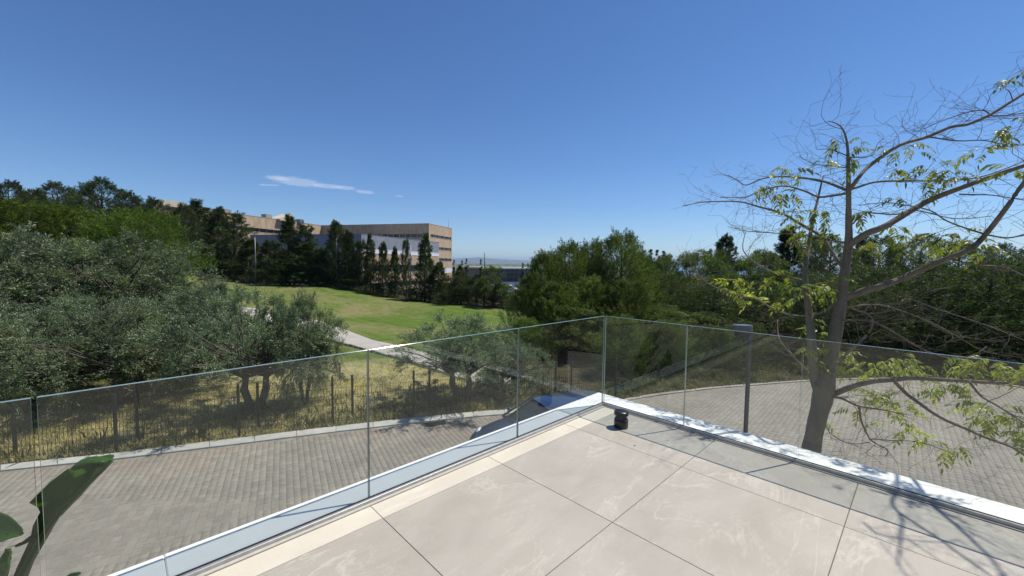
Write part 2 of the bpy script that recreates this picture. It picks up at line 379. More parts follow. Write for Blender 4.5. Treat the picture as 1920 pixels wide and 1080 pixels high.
# the house behind the terrace, which the glass panes reflect
hs = thing('house', 'white rendered house with dark sliding doors and deep flat roof behind the terrace', 'house')
MB().box((-.25, -9.6, 0), (9.6, -9.41, 3.1)).build('wall', M_RENDER, hs)
MB().box((-.6, -13, 3.101), (13, -7.2, 3.4)).build('roof', M_RENDER, hs)
MB().box((9.61, -13, -3.1), (13, -1.2, 3.1)).build('wall', M_SLAT, hs)
MB().box((8.2, -7.19, 3.101), (13, -1.0, 3.4)).build('roof', M_RENDER, hs)
for x in (.4, 2.9, 5.4):
    d_ = MB().box((x, -9.409, .02), (x+2.3, -9.37, 2.6)).build('door', M_BLACK, hs); MB().box((x+.07, -9.369, .1), (x+2.23, -9.355, 2.53)).build('pane', M_PANE, d_)
for k in range(40): MB().box((9.585, -9.3+k*.2, .0), (9.609, -9.3+k*.2+.13, 3.0)).build('slat', M_SLAT, hs)

# ================================================================ GROUND
ZG = -3.1
kp = [(-60, 892), (0, 884), (110, 873), (232, 861), (350, 846), (470, 831), (580, 817), (690, 804), (820, 790), (960, 777), (1060, 765), (1170, 753), (1290, 735), (1419, 723), (1496, 716.5), (1567, 713), (1707, 711), (1800, 716), (1920, 724)]
kw = [onz(a, b, ZG)[:2] for a, b in kp]
def bearing(p): dx, dy = p[0]-CAM[0], p[1]-CAM[1]; q = (dx*FH[0]+dy*FH[1], dx*RH[0]+dy*RH[1]); return math.degrees(math.atan2(q[1], q[0]))
kb = [bearing(p) for p in kw]; kr = [math.hypot(p[0]-CAM[0], p[1]-CAM[1]) for p in kw]
kb = [-180, -120, -85, -64]+kb+[kb[-1]+6, kb[-1]+25, 120, 180]; kr = [34, 34, 24, 16.2]+kr+[19.5, 20, 28, 34]
def kerb_r(b):
    b = np.asarray(b); return (np.interp(b-1.2, kb, kr)+np.interp(b, kb, kr)*2+np.interp(b+1.2, kb, kr))/4
def pol(b, r): a = np.radians(b); return CAM[0]+r*(FH[0]*np.cos(a)+RH[0]*np.sin(a)), CAM[1]+r*(FH[1]*np.cos(a)+RH[1]*np.sin(a))
# terrain control points: pixel, forward distance
ctl = []
for px, py, d in [(370, 508, 74), (450, 530, 66), (540, 534, 62), (620, 536, 60), (700, 552, 56), (780, 565, 52), (860, 574, 48), (960, 584, 44),
                  (620, 566, 45), (700, 590, 42), (800, 600, 38), (880, 600, 38), (500, 560, 48), (420, 545, 52)]:
    p = atd(px, py, d); ctl.append((p[0], p[1], p[2]))
for px, d, z in [(620, 30, -3.1), (735, 25, -3.1), (480, 36, -3.05), (830, 24, -3.1), (980, 24, -3.15), (300, 30, -2.7), (150, 30, -2.4), (0, 30, -2), (0, 60, 2), (150, 70, 3), (300, 75, 1.6),
                 (-300, 40, 0), (-300, 80, 4), (450, 90, -1.2), (620, 90, -4), (800, 80, -6), (960, 75, -7), (1100, 40, -3.6), (1100, 75, -7), (1300, 30, -3.2), (1300, 60, -5), (1500, 30, -3.2),
                 (1700, 30, -3.1), (1900, 30, -3.1), (1700, 60, -4.5), (2100, 40, -3.5), (300, 130, 0), (620, 130, -7), (900, 140, -8), (1300, 140, -9), (1800, 120, -8), (0, 130, 4)]:
    x, y = gxy(px, d); ctl.append((x, y, z))
for px, d in [(0, 12), (232, 13), (470, 13), (690, 14), (960, 15), (1170, 16), (1400, 20), (1700, 20), (0, 18), (300, 19), (600, 20), (900, 19)]:
    x, y = gxy(px, d); ctl.append((x, y, -3.02))
for a in range(0, 360, 30):
    if 60 < a < 300: x, y = pol(a, 34); ctl.append((float(x), float(y), -3.05))
    x, y = pol(a, 260); ctl.append((float(x), float(y), -10))
ctl = np.array(ctl)
def tps(d2): return .5*d2*np.log(d2+1e-9)
P_ = ctl[:, :2]/50.
A_ = np.zeros((len(ctl)+3,)*2); n_ = len(ctl)
A_[:n_, :n_] = tps(((P_[:, None]-P_[None])**2).sum(-1))+np.eye(n_)*2e-4
A_[:n_, n_] = 1; A_[:n_, n_+1:] = P_; A_[n_, :n_] = 1; A_[n_+1:, :n_] = P_.T
Wt = np.linalg.solve(A_, np.concatenate([ctl[:, 2], np.zeros(3)]))
def hgt(x, y):
    x = np.atleast_1d(np.asarray(x, float)); y = np.atleast_1d(np.asarray(y, float))
    q = np.stack([x, y], -1)/50.; K = tps(((q[:, None]-P_[None])**2).sum(-1))
    z = K@Wt[:n_]+Wt[n_]+q@Wt[n_+1:]
    dx, dy = x-CAM[0], y-CAM[1]; r = np.hypot(dx, dy)
    b = np.degrees(np.arctan2(dx*RH[0]+dy*RH[1], dx*FH[0]+dy*FH[1]))
    k = np.clip((r-kerb_r(b)-.5)/2.5, 0, 1); k = k*k*(3-2*k)
    z = -3.07*(1-k)+z*k
    far = np.clip((r-180)/120, 0, 1); z = z*(1-far)+far*(-10-(r-180)*.012)
    return z
def h1(x, y): return float(hgt(x, y)[0])
B = np.unique(np.concatenate([np.arange(-180, -66, 4), np.arange(-66, 62, .5), np.arange(62, 181, 4)]))
T = np.concatenate([[0], np.cumsum(np.full(24, .45)), 10.8+np.cumsum(np.geomspace(.6, 2.2, 40)), ])
T = np.concatenate([T, T[-1]+np.cumsum(np.geomspace(3, 500, 26))])
bb, tt = np.meshgrid(B[:-1], T, indexing='ij'); rr = kerb_r(bb)+np.where((bb > bearing(kw[11])) | (bb < -64), .215, .395)+tt
X, Y = pol(bb, rr); Z = hgt(X.ravel(), Y.ravel()).reshape(X.shape)
nb, ntt = X.shape
wob = (np.sin(X*1.7+Y*.6)+np.sin(Y*2.3-X*.9)+np.sin(X*.7+2))*.014
Z = Z+wob*np.clip(tt/1.5, 0, 1)*np.clip((120-rr)/60, 0, 1)
idx = np.arange(nb*ntt).reshape(nb, ntt); nx_ = np.roll(idx, -1, axis=0)
F = np.stack([idx[:, :-1], idx[:, 1:], nx_[:, 1:], nx_[:, :-1]], -1).reshape(-1, 4)
me = mesh('ground', np.stack([X, Y, Z], -1).reshape(-1, 3), F[:, ::-1].copy(), M_TERR, True)
fwdd = (X-CAM[0])*FH[0]+(Y-CAM[1])*FH[1]; lat = (X-CAM[0])*RH[0]+(Y-CAM[1])*RH[1]; pxx = 960+FPX*lat/np.maximum(fwdd, .1)
straw = np.clip((11-tt)/7, 0, 1); straw = np.where(pxx > 1030, straw*.3, straw); straw = np.maximum(straw, np.clip((60-np.abs(tt*0))/60-1, 0, 1))
soil = np.clip((pxx-960)/60, 0, 1)*.8
ridge = np.interp(pxx, [0, 370, 450, 620, 700, 780, 860, 960], [60, 75, 67.5, 61.5, 57.5, 53.5, 49.5, 45.5])
soil = np.maximum(soil, np.clip((fwdd-ridge)/1.2, 0, 1)); soil = np.maximum(soil, np.clip((.35-tt)/.3, 0, 1)*.7)
soil = np.where((pxx < 400) & (fwdd < 60) & (tt > 6), .45, soil)
ca = me.color_attributes.new('zone', 'FLOAT_COLOR', 'POINT')
ca.data.foreach_set('color', np.stack([straw, soil, straw*0, straw*0+1], -1).reshape(-1).astype(np.float32))
tag(ob('ground', me), kind='structure')
# road bed
bs = np.arange(-180, 180, 2.); xr, yr = pol(bs, kerb_r(bs)+.02)
rv = [(float(a), float(b), ZG-.007) for a, b in zip(xr, yr)]; rv.append((float(CAM[0]), float(CAM[1]), ZG-.007)); n = len(rv)-1
road = tag(ob('road', mesh('road', rv, [(n, (i+1) % n, i) for i in range(n)], M_JOINT)), kind='structure')
# pavers
def inside(x, y, mrg=.02):
    dx, dy = x-CAM[0], y-CAM[1]; b = np.degrees(np.arctan2(dx*RH[0]+dy*RH[1], dx*FH[0]+dy*FH[1])); return np.hypot(dx, dy) < kerb_r(b)-mrg
rs = np.random.RandomState(3); recs = []
def zone(e1, wd, lens, cond, ext):
    e1 = np.array(e1); e1 = e1/np.linalg.norm(e1); e2 = np.array([-e1[1], e1[0]]); out = []
    for r in range(int(-ext/wd), int(ext/wd)):
        u = -ext+rs.rand()*.3
        while u < ext:
            L = lens[rs.randint(len(lens))]; c = e1*(u+L/2)+e2*(r*wd); u += L
            out.append((c[0], c[1], L, wd, e1[0], e1[1]))
    o = np.array(out); x, y = o[:, 0], o[:, 1]
    dx, dy = x-CAM[0], y-CAM[1]; d = dx*FH[0]+dy*FH[1]; l = dx*RH[0]+dy*RH[1]
    ok = cond(x, y) & inside(x, y, .10) & (d > .5) & (np.abs(l) < d*1.5+1.5) & (d < 27)
    # leave out what the terrace hides
    hid = (x > -.9) & (y < .9); ok &= ~hid & ~((x > -1.6) & (y < -3.5)&(x>-1.0))
    return o[ok]
cone = lambda x, y: (x*(.868)+y*.55)   # side of the line running out from the terrace corner
zA = zone((-.967, .254), .130, (.13, .17, .215), lambda x, y: cone(x, y) < 0, 30)
zB = zone((-.04, 1), .130, (.13, .17, .215), lambda x, y: (cone(x, y) >= 0), 34)
pv = np.concatenate([zA, zB])
sz = pv[:, 3]/np.maximum((pv[:, 0]-CAM[0])*FH[0]+(pv[:, 1]-CAM[1])*FH[1], .1)
ddx, ddy = pv[:, 0]-CAM[0], pv[:, 1]-CAM[1]; dd = ddx*FH[0]+ddy*FH[1]; ll = ddx*RH[0]+ddy*RH[1]
ppx = 960+FPX*ll/dd; ppy = 497+4.75*FPX/dd
vis = (ppx > 0) & (ppx < 1920) & (ppy < np.where(ppx < 1125, 735+(1125-ppx)*.378, 735+(ppx-1125)*.285))
order = np.argsort(-sz*vis)
drain = onz(816, 794, ZG)
keep = np.hypot(pv[:, 0]-drain[0], pv[:, 1]-drain[1]) > .25
order = [i for i in order if keep[i]]
single, rest = order[:290], order[290:]
print('pavers', len(order))
lib = {}
for i in single:
    x, y, L, W_, ex, ey = pv[i]; key = (round(L, 3), rs.randint(3))
    if key not in lib:
        gp = .0020; b = MB().bbox((-L/2+gp, -W_/2+gp, -.014), (L/2-gp, W_/2-gp, 0), .004); lib[key] = mesh('paver', b.v, b.f, M_PAVE)
    ob('paver', lib[key], road, (x, y, ZG+rs.uniform(-.001, .0015)), math.atan2(ey, ex)+rs.uniform(-.012, .012))
R_ = pv[rest]; N = len(R_); gp = .0020; e = .0018
hx = R_[:, 2]/2-gp; hy = R_[:, 3]/2-gp; ang = np.arctan2(R_[:, 5], R_[:, 4])+rs.uniform(-.012, .012, N); zz = ZG+rs.uniform(-.001, .0015, N)
base = np.array([(-1,-1),(1,-1),(1,1),(-1,1)], float)
vv = np.zeros((N, 12, 3))
tiltx = rs.uniform(-.003, .003, N); tilty = rs.uniform(-.003, .003, N)
for k in range(4):
    for lv, (ee, z) in enumerate([(0, -.014), (0, -e), (e, 0)]):
        lx = base[k, 0]*(hx-ee); ly = base[k, 1]*(hy-ee)
        vv[:, lv*4+k, 0] = R_[:, 0]+lx*np.cos(ang)-ly*np.sin(ang); vv[:, lv*4+k, 1] = R_[:, 1]+lx*np.sin(ang)+ly*np.cos(ang)
        vv[:, lv*4+k, 2] = zz+z+(tiltx*lx+tilty*ly if lv else 0)
bf = np.array([(8,9,10,11)]+[(k, (k+1) % 4, 4+(k+1) % 4, 4+k) for k in range(4)]+[(4+k, 4+(k+1) % 4, 8+(k+1) % 4, 8+k) for k in range(4)])
FF = (bf[None]+(np.arange(N)*12)[:, None, None]).reshape(-1, 4)
tag(ob('pavers', mesh('pavers', vv.reshape(-1, 3), FF, M_PAVE), road), kind='stuff')
# kerb stones
kerb = tag(ob('kerb', None), kind='structure')
def arc(b0, b1, step):
    out = []; b = b0
    while b < b1:
        out.append(b); r = float(kerb_r(b)); x0, y0 = pol(b, r); db = .2
        while True:
            x1, y1 = pol(b+db, float(kerb_r(b+db)))
            if math.hypot(x1-x0, y1-y0) >= step or b+db > b1+2: break
            db += .05
        b += db
    return out
def kerbstones(b0, b1, step, wdt, hi, mat, gap=.006):
    bl_ = arc(b0, b1, step)
    for a, b in zip(bl_, bl_[1:]):
        r0, r1 = float(kerb_r(a)), float(kerb_r(b)); p = [pol(a, r0), pol(b, r1)]; q = [pol(b, r1+wdt), pol(a, r0+wdt)]
        t = np.array(p[1])-np.array(p[0]); L = np.linalg.norm(t); t = t/L*gap/2
        P0 = np.array(p[0])+t; P1 = np.array(p[1])-t; Q1 = np.array(q[0])-t; Q0 = np.array(q[1])+t
        c = (P0+P1+Q0+Q1)/4; poly = [(v-c) for v in (P0, P1, Q1, Q0)]
        m_ = MB().prism([tuple(v) for v in poly], ZG-.05, ZG+hi-.012)
        ins = [v*(1-.012/max(np.linalg.norm(v), .1)) for v in poly]; k = len(m_.v)
        m_.v += [(v[0], v[1], ZG+hi) for v in ins]; m_.f = [f for f in m_.f if f != (4, 5, 6, 7)]
        m_.f += [(k, k+1, k+2, k+3)]+[(4+i, 4+(i+1) % 4, k+(i+1) % 4, k+i) for i in range(4)]
        o = ob('kerb_stone', mesh('kerb_stone', m_.v, m_.f, mat), kerb, (c[0], c[1], rs.uniform(-.003, .003)))
kerbstones(-62, bearing(kw[11]), .98, .40, .034, M_KERB)
kerbstones(bearing(kw[11])+.05, bearing(kw[-1])+4, .82, .22, .03, M_KERB2)
# storm drain
dr = thing('storm_drain', 'small rusty iron drain grate let into the brick paving by the left kerb', 'drain', (drain[0], drain[1], ZG), math.atan2(.95, .33))
fr_ = MB(); 
for a, b in (((-.30, -.15), (.30, -.125)), ((-.30, .125), (.30, .15)), ((-.30, -.1245), (-.275, .1245)), ((.275, -.1245), (.30, .1245))): fr_.box((*a, -.013), (*b, .004))
fr_.build('frame', M_IRON, dr)
bar = MB().box((-.011, -.124, -.012), (.011, .124, .001)); bme = mesh('bar', bar.v, bar.f, M_IRON)
for k in range(13): ob('bar', bme, dr, (-.25+k*.0417, 0, 0))
# ---- fence behind the left kerb
def fline(b, off): x, y = pol(b, float(kerb_r(b))+off); return np.array([float(x), float(y)])
fpx = [-290, -30, 203, 440, 620, 775, 915, 1045, 1160]
fn = thing('mesh_fence', 'low dark green welded mesh fence with steel posts behind the pale kerb', 'fence')
fb = [math.degrees(math.atan((p-960)/FPX)) for p in fpx]; fpts = [fline(b, .52) for b in fb]
pm = MB().bbox((-.028, -.028, 0), (.028, .028, 1.42), .006); pme = mesh('post', pm.v, pm.f, M_FENCE)
cl = MB().box((-.036, -.036, 0), (.036, .036, .035))
cme = mesh('clamp', cl.v, cl.f, M_FENCE)
for i, p in enumerate(fpts):
    a = fpts[min(i+1, len(fpts)-1)]-fpts[max(i-1, 0)]
    o = ob('post', pme, fn, (p[0], p[1], ZG+.04), math.atan2(a[1], a[0]))
    if i % 2 == 0 or i < 6: [ob('clamp', cme, o, (0, 0, z)) for z in (.35, .75, 1.15)]
    if i+1 < len(fpts):
        q = fpts[i+1]; L = float(np.linalg.norm(q-p)); mb = MB(); wv = .0033
        k = int(L/.075)
        for j in range(1, k): x = L*j/k; mb.box((x-wv, -wv, .06), (x+wv, wv, 1.10))
        for z in (.10, .33, .36, .60, .83, .86, 1.07): mb.box((.03, -.0095, z-.0035), (L-.03, -.0045, z+.0035))
        mb.build('mesh_panel', M_FENCE, fn, loc=(p[0], p[1], ZG+.04), rz=math.atan2(q[1]-p[1], q[0]-p[0]))
f2 = thing('mesh_fence', 'row of stout dark posts with spiked clamps just behind the green mesh fence', 'fence')
for px in (-240, 8, 245, 477, 658, 805, 945, 1075):
    b = math.degrees(math.atan((px-960)/FPX)); p = fline(b, .98)
    o = MB().tube([(0, 0, 0), (0, 0, 1.30)], .034, 8).build('post', M_FENCE, f2, loc=(p[0], p[1], ZG+.04))
    [ob('clamp', cme, o, (0, 0, z)) for z in (.35, .75, 1.15)]
pp = [fline(math.degrees(math.atan((px-960)/FPX)), .98) for px in (-240, 8, 245, 477, 658, 805, 945, 1075)]
for z in (.62, 1.18): MB().tube([(p[0], p[1], ZG+.04+z) for p in pp], .004, 4).build('wire', M_FENCE, f2)
# path across the lawn
up_ = [(430, 575), (480, 579), (540, 590), (600, 603), (640, 617), (700, 640), (735, 647), (800, 664), (880, 688), (960, 712)]
lo_ = [(420, 588), (465, 594), (520, 608), (600, 629), (650, 645), (705, 660), (760, 674), (830, 696), (900, 720), (975, 742)]
def onterr(px, py):
    d = 30.
    for _ in range(30):
        p = atd(px, py, d); z = h1(p[0], p[1]); p2 = onz(px, py, z); dn = float((p2-CAM)@FH)
        d = .5*d+.5*min(max(dn, 10), 120)
    return np.array([p2[0], p2[1], z])
U = np.array([onterr(*q) for q in up_]); Lw = np.array([onterr(*q) for q in lo_])
def rsmp(A, n=60):
    s = np.concatenate([[0], np.cumsum(np.linalg.norm(np.diff(A, axis=0), axis=1))]); t = np.linspace(0, s[-1], n); return np.stack([np.interp(t, s, A[:, i]) for i in range(3)], 1)
U = rsmp(U); Lw = rsmp(Lw); vv = []; ff = []; NW = 6
for i in range(60):
    for j in range(NW): p = U[i]*(1-j/(NW-1))+Lw[i]*(j/(NW-1)); vv.append((p[0], p[1], h1(p[0], p[1])+.07))
for i in range(59):
    for j in range(NW-1): a = i*NW+j; ff.append((a, a+1, a+NW+1, a+NW))
vv += [(x, y, z-.16) for x, y, z in vv[:]]; o_ = 60*NW
ff += [(i*NW, (i+1)*NW, o_+(i+1)*NW, o_+i*NW) for i in range(59)]+[(i*NW+NW-1, o_+i*NW+NW-1, o_+(i+1)*NW+NW-1, (i+1)*NW+NW-1) for i in range(59)]
path = tag(ob('path', mesh('path', vv, ff, M_PATH)), kind='structure')
for i in range(0, 57, 1):
    a, b = Lw[i], Lw[i+1]; c = (a+b)/2; L = np.linalg.norm((b-a)[:2])*.46; n2 = (Lw[i]-U[i]); n2 = n2/np.linalg.norm(n2)
    c = c+n2*.28; h = h1(c[0], c[1]); z1 = rs.uniform(.09, .15)
    MB().bbox((-L, -.09, -.1), (L, .09, z1), .02).build('edging_stone', M_PATH, path, loc=(c[0], c[1], h), rz=math.atan2(b[1]-a[1], b[0]-a[0]))
# ================================================================ FAR BUILDINGS
def bx(*a): return MB().box(*a)
def facade(par, p0, p1, rows, name='cladding_band', winlen=3.6, depth=.35, mull=M_STEEL):
    """rows: (z0, z1, kind, material) stacked on the line p0 -> p1, outside to the right of the direction"""
    p0 = np.array(p0, float); p1 = np.array(p1, float); L = float(np.linalg.norm(p1-p0)); a = math.atan2(p1[1]-p0[1], p1[0]-p0[0])
    for z0, z1, kd, mt in rows:
        if kd == 'band':
            m_ = MB().box((0, 0, z0), (L, 1.2, z1)); m_.build(name, mt, par, loc=(p0[0], p0[1], 0), rz=a)
            MB().box((-.05, -.06, z1-.12), (L+.05, -.002, z1-.01)).build('ledge', mt, par, loc=(p0[0], p0[1], 0), rz=a)
        else:
            f = MB().box((0, depth+.25, z0), (L, 1.1, z1)); n = max(1, int(L/winlen))
            for k in range(n+1):
                x = L*k/n; f.box((max(0, x-.09), depth-.1, z0), (min(L, x+.09), depth+.249, z1))
            f.box((0, depth-.06, z0), (L, depth+.24, z0+.1))
            fo = f.build('window', mt or mull, par, loc=(p0[0], p0[1], 0), rz=a)
            hw = L/n/2-.11; zc = (z0+z1)/2; hz = (z1-z0)/2-.11
            pk = MB().box((-hw, -.02, -hz), (hw, .02, hz)); pme_ = mesh('pane', pk.v, pk.f, M_PANE)
            for k in range(n): ob('pane', pme_, fo, (L*(k+.5)/n, depth+.12, zc))
hot = thing('office_building', 'long tan building with dark ribbon windows bent around a grey wing', 'building')
def XY(px, d): q = gxy(px, d); return (q[0], q[1])
C1, E1, I1 = XY(804, 148), XY(847.5, 168), XY(604, 161); Ldir = np.array(XY(415, 120))-np.array(I1); L2 = tuple(np.array(I1)+Ldir*1.42)
ZR = 16.35
rowsR = [(12.55, ZR, 'band', M_TAN), (11.55, 12.55, 'w', None), (8.1, 11.55, 'band', M_TAN), (7.1, 8.1, 'w', None), (3.9, 7.1, 'band', M_TAN), (2.8, 3.9, 'w', None), (.1, 2.8, 'band', M_TAN),
         (-1.9, .1, 'band', M_WHITE), (-4.2, -1.9, 'band', M_TAN), (-5.4, -4.2, 'w', None), (-10, -5.4, 'band', M_PALE)]
facade(hot, C1, E1, rowsR)
facade(hot, I1, C1, [(12.55, ZR, 'band', M_TAN), (11.3, 12.55, 'w', M_PALE), (8.1, 11.3, 'band', M_TAN), (7.0, 8.1, 'w', None), (-10, 7.0, 'band', M_TAN)], winlen=2.4)
facade(hot, L2, I1, [(12.55, ZR, 'band', M_TAN), (11.3, 12.55, 'w', None), (8.1, 11.3, 'band', M_TAN), (7.0, 8.1, 'w', None), (3.4, 7.0, 'band', M_TAN), (2.3, 3.4, 'w', None), (-10, 2.3, 'band', M_TAN)], winlen=2.8)
def off(p, q, t): # shift p to the inside
    d_ = np.array(q)-np.array(p); d_ = d_/np.linalg.norm(d_); return np.array([-d_[1], d_[0]])*t
bk = off(I1, C1, 18); bl2 = off(L2, I1, 16)
core = [tuple(np.array(C1)+off(C1, E1, .9)+off(I1, C1, .9)), tuple(np.array(E1)+off(C1, E1, .9)), tuple(np.array(E1)+off(C1, E1, 12)), tuple(np.array(I1)+bk), tuple(np.array(L2)+bl2), tuple(np.array(L2)+off(L2, I1, .9)), tuple(np.array(I1)+off(I1, C1, .9)+off(L2, I1, .9))]
MB().prism(core, -10, ZR-.45).build('roof', M_CONC, hot)
MB().prism([tuple(np.array(E1)+off(C1, E1, 1.2)), tuple(np.array(E1)+off(C1, E1, 12)), tuple(np.array(E1)+off(C1, E1, 12)+(.4, .4)), tuple(np.array(E1)+off(C1, E1, 1.2)+(.4, .4))], -10, ZR).build('wall', M_TAN, hot)
# grey wing in front
G1, GR, GL = XY(678, 113), XY(823, 151.5), XY(470, 123)
gz = 9.75
facade(hot, G1, GR, [(5.75, gz, 'band', M_GREYP), (4.5, 5.75, 'band', M_WHITE), (1.2, 4.5, 'band', M_TAN), (-.9, 1.2, 'w', None), (-4.2, -.9, 'band', M_TAN), (-5.6, -4.2, 'w', None), (-10, -5.6, 'band', M_PALE)], winlen=3.2)
facade(hot, GL, G1, [(6.05, gz, 'band', M_GREYP), (4.9, 6.05, 'band', M_CONC), (1.3, 4.9, 'band', M_TAN), (0, 1.3, 'w', None), (-10, 0, 'band', M_TAN)], winlen=3)
MB().prism([tuple(np.array(G1)+off(G1, GR, .9)+off(GL, G1, .9)), tuple(np.array(GR)+off(G1, GR, .9)), tuple(np.array(GR)+(-14, 4)), tuple(np.array(GL)+(2, 30)), tuple(np.array(GL)+off(GL, G1, .9))], -10, gz-.5).build('roof', M_CONC, hot)
# roof plant
def roofbox(px, d, wd, dp, z0, z1, mt, name='roof_hut', slope=False):
    x, y = gxy(px, d); a = math.atan2(Ldir[1], Ldir[0]); b = MB()
    if slope: b.add([(-wd/2,-dp/2,z0),(wd/2,-dp/2,z0),(wd/2,dp/2,z0),(-wd/2,dp/2,z0),(-wd/2,-dp/2,z0+.5),(wd/2,-dp/2,z1),(wd/2,dp/2,z1),(-wd/2,dp/2,z0+.5)], [(0,3,2,1),(4,5,6,7),(0,1,5,4),(1,2,6,5),(2,3,7,6),(3,0,4,7)])
    else: b.box((-wd/2, -dp/2, z0), (wd/2, dp/2, z1))
    return b.build(name, mt, hot, loc=(x, y, 0), rz=a+math.pi)
roofbox(528, 143, 6, 5, ZR-.4, ZR+2.5, M_PALE, slope=True); roofbox(502, 139, 2.5, 2, ZR-.4, ZR+1.4, M_CONC); roofbox(418, 121, 3, 4, ZR-.4, ZR+.7, M_CONC); roofbox(563, 150, 2, 2, ZR-.4, ZR+1.0, M_STEEL)
roofbox(318, 108, 6, 5, ZR-.6, ZR+.9, M_PALE)
x, y = gxy(843, 168); MB().tube([(x-.8, y, ZR-.3), (x-.8, y, ZR+4.2)], [.07, .03], 6).build('antenna', M_STEEL, hot)
# roof plants are parts of the building; next the low buildings to the right
low = thing('low_building', 'low flat roofed grey building between the tan block and the glass hall', 'building')
facade(low, XY(856, 150), XY(886, 150), [(-2.6, -.1, 'band', M_CONC), (-4.6, -2.6, 'w', None), (-10, -4.6, 'band', M_PALE)])
facade(low, XY(886.5, 150), XY(905, 158), [(-2.9, -.2, 'band', M_STEEL), (-4.8, -2.9, 'w', None), (-10, -4.8, 'band', M_WHITE)])
q = [XY(857, 151.5), XY(886, 151.5), XY(904, 159), XY(902, 172), XY(858, 172)]; MB().prism(q, -10, -.4).build('roof', M_CONC, low)
gh = thing('glass_hall', 'long glass fronted hall under a thin white flat roof over the hedge', 'building')
H0, H1 = np.array(XY(905, 125)), np.array(XY(1030, 138)); L = float(np.linalg.norm(H1-H0)); a = math.atan2(*(H1-H0)[::-1])
MB().box((-.8, -.9, .35), (L+1, 16, .85)).build('roof', M_WHITE, gh, loc=(*H0, 0), rz=a)
MB().box((.4, .5, -10), (L-.4, 15, .3)).build('wall', M_CONC, gh, loc=(*H0, 0), rz=a)
nn = 14; zs = [.34, -.9, -2.3, -3.7]
fr_ = MB()
for k in range(nn+1): fr_.box((L*k/nn-.06, -.12, -3.9), (L*k/nn+.06, .10, .348))
for z in zs[1:]: fr_.box((.07, -.06, z-.05), (L-.07, .06, z+.05))
fo = fr_.build('window', M_STEEL, gh, loc=(*H0, 0), rz=a)
for r in range(3):
    hw = L/nn/2-.07; hz = (zs[r]-zs[r+1])/2-.06; b = MB().box((-hw, -.02, -hz), (hw, .02, hz)); me_ = mesh('pane', b.v, b.f, M_PANE2)
    for k in range(nn): ob('pane', me_, fo, (L*(k+.5)/nn, .13, (zs[r]+zs[r+1])/2))
for k, c0, z0, z1 in ((4.6, 1.0, -6.8, -3.9),):
    pass
MB().box((0, -.3, -10), (L, .35, -3.92)).build('wall', M_WHITE, gh, loc=(*H0, 0), rz=a)
for k in (2, 4, 6.4, 8, 10): 
    f = MB().box((L*k/nn-1.2, -.36, -7.6), (L*k/nn+1.2, -.302, -4.9)).build('window', M_STEEL, gh, loc=(*H0, 0), rz=a)
    MB().box((L*k/nn-1.08, -.39, -7.5), (L*k/nn+1.08, -.362, -5.0)).build('pane', M_PANE, f)
# poles
def pole(px, ybase, ytop, d, r, mat, label, name='net_pole', cat='pole'):
    p = atd(px, ybase, d); t = atd(px, ytop, d); z0 = min(p[2], h1(p[0], p[1]))-.3
    o = thing(name, label, cat, (p[0], p[1], z0), group='poles along the edge of the lawn')
    MB().tube([(0, 0, 0), (0, 0, (t[2]-z0)*.5), (0, 0, t[2]-z0)], [r, r*.8, r*.55], 8).build('shaft', mat, o, True)
    MB().lathe([(r*2.2, 0), (r*2.2, .33), (r*1.4, .36)], 10).build('base', M_CONC, o)
pole(480, 532, 445, 61, .10, M_STEEL, 'leftmost tall grey pole on the lawn edge, before the dark trees')
pole(632, 535, 447, 59, .10, M_STEEL, 'tall grey pole on the lawn crest before the shaded grey wing')
pole(770, 560, 460, 52, .10, M_STEEL, 'tall grey pole before the tan lower storeys of the building')
pole(908, 560, 474, 50, .11, M_POST, 'dark slim pole rising in front of the left end of the glass hall')

# ================================================================ TREES
def leaves(centers, normals, length, width, rs_, up=None, droop=0, spread=1.):
    n = len(centers); d_ = rs_.normal(size=(n, 3))
    if up is not None: d_ = d_*spread+np.array(up)
    d_ = d_+normals*.6; d_ /= np.linalg.norm(d_, axis=1, keepdims=True)
    s = np.cross(d_, rs_.normal(size=(n, 3))); s /= np.linalg.norm(s, axis=1, keepdims=True)
    l = (length*rs_.uniform(.6, 1.3, n))[:, None]; w_ = (width*rs_.uniform(.7, 1.3, n))[:, None]
    m_ = centers+d_*l*.45
    v = np.stack([centers, m_+s*w_/2, centers+d_*l, m_-s*w_/2], 1).reshape(-1, 3)
    return v
def crown(name, seed, clumps, per, length, width, mat, up=None, spread=1., shell=.55, inner=0):
    """clumps: array (x,y,z,r); leaves sit in the outer part of each clump"""
    r_ = np.random.RandomState(seed); C_ = np.asarray(clumps, float); V = []
    wts = C_[:, 3]**2; cnt = np.maximum(10, (per*len(C_)*wts/wts.sum())).astype(int)
    for c, k in zip(C_, cnt):
        dd_ = r_.normal(size=(k, 3)); dd_ /= np.linalg.norm(dd_, axis=1, keepdims=True)
        rad = c[3]*(shell+(1-shell)*r_.rand(k)**.6)*(1+.25*r_.normal(size=k)*.6)
        # lumpy surface: sub twigs
        sub = r_.normal(size=(max(6, k//28), 3)); sub /= np.linalg.norm(sub, axis=1, keepdims=True)
        pick = sub[r_.randint(len(sub), size=k)]; dd_ = dd_*.42+pick; dd_ /= np.linalg.norm(dd_, axis=1, keepdims=True)
        p = c[:3]+dd_*rad[:, None]*np.array([1, 1, .8])
        V.append(leaves(p, dd_, length, width, r_, up, spread=spread))
    V = np.concatenate(V); n = len(V)//4
    return mesh(name, V, np.arange(n*4).reshape(n, 4), mat)
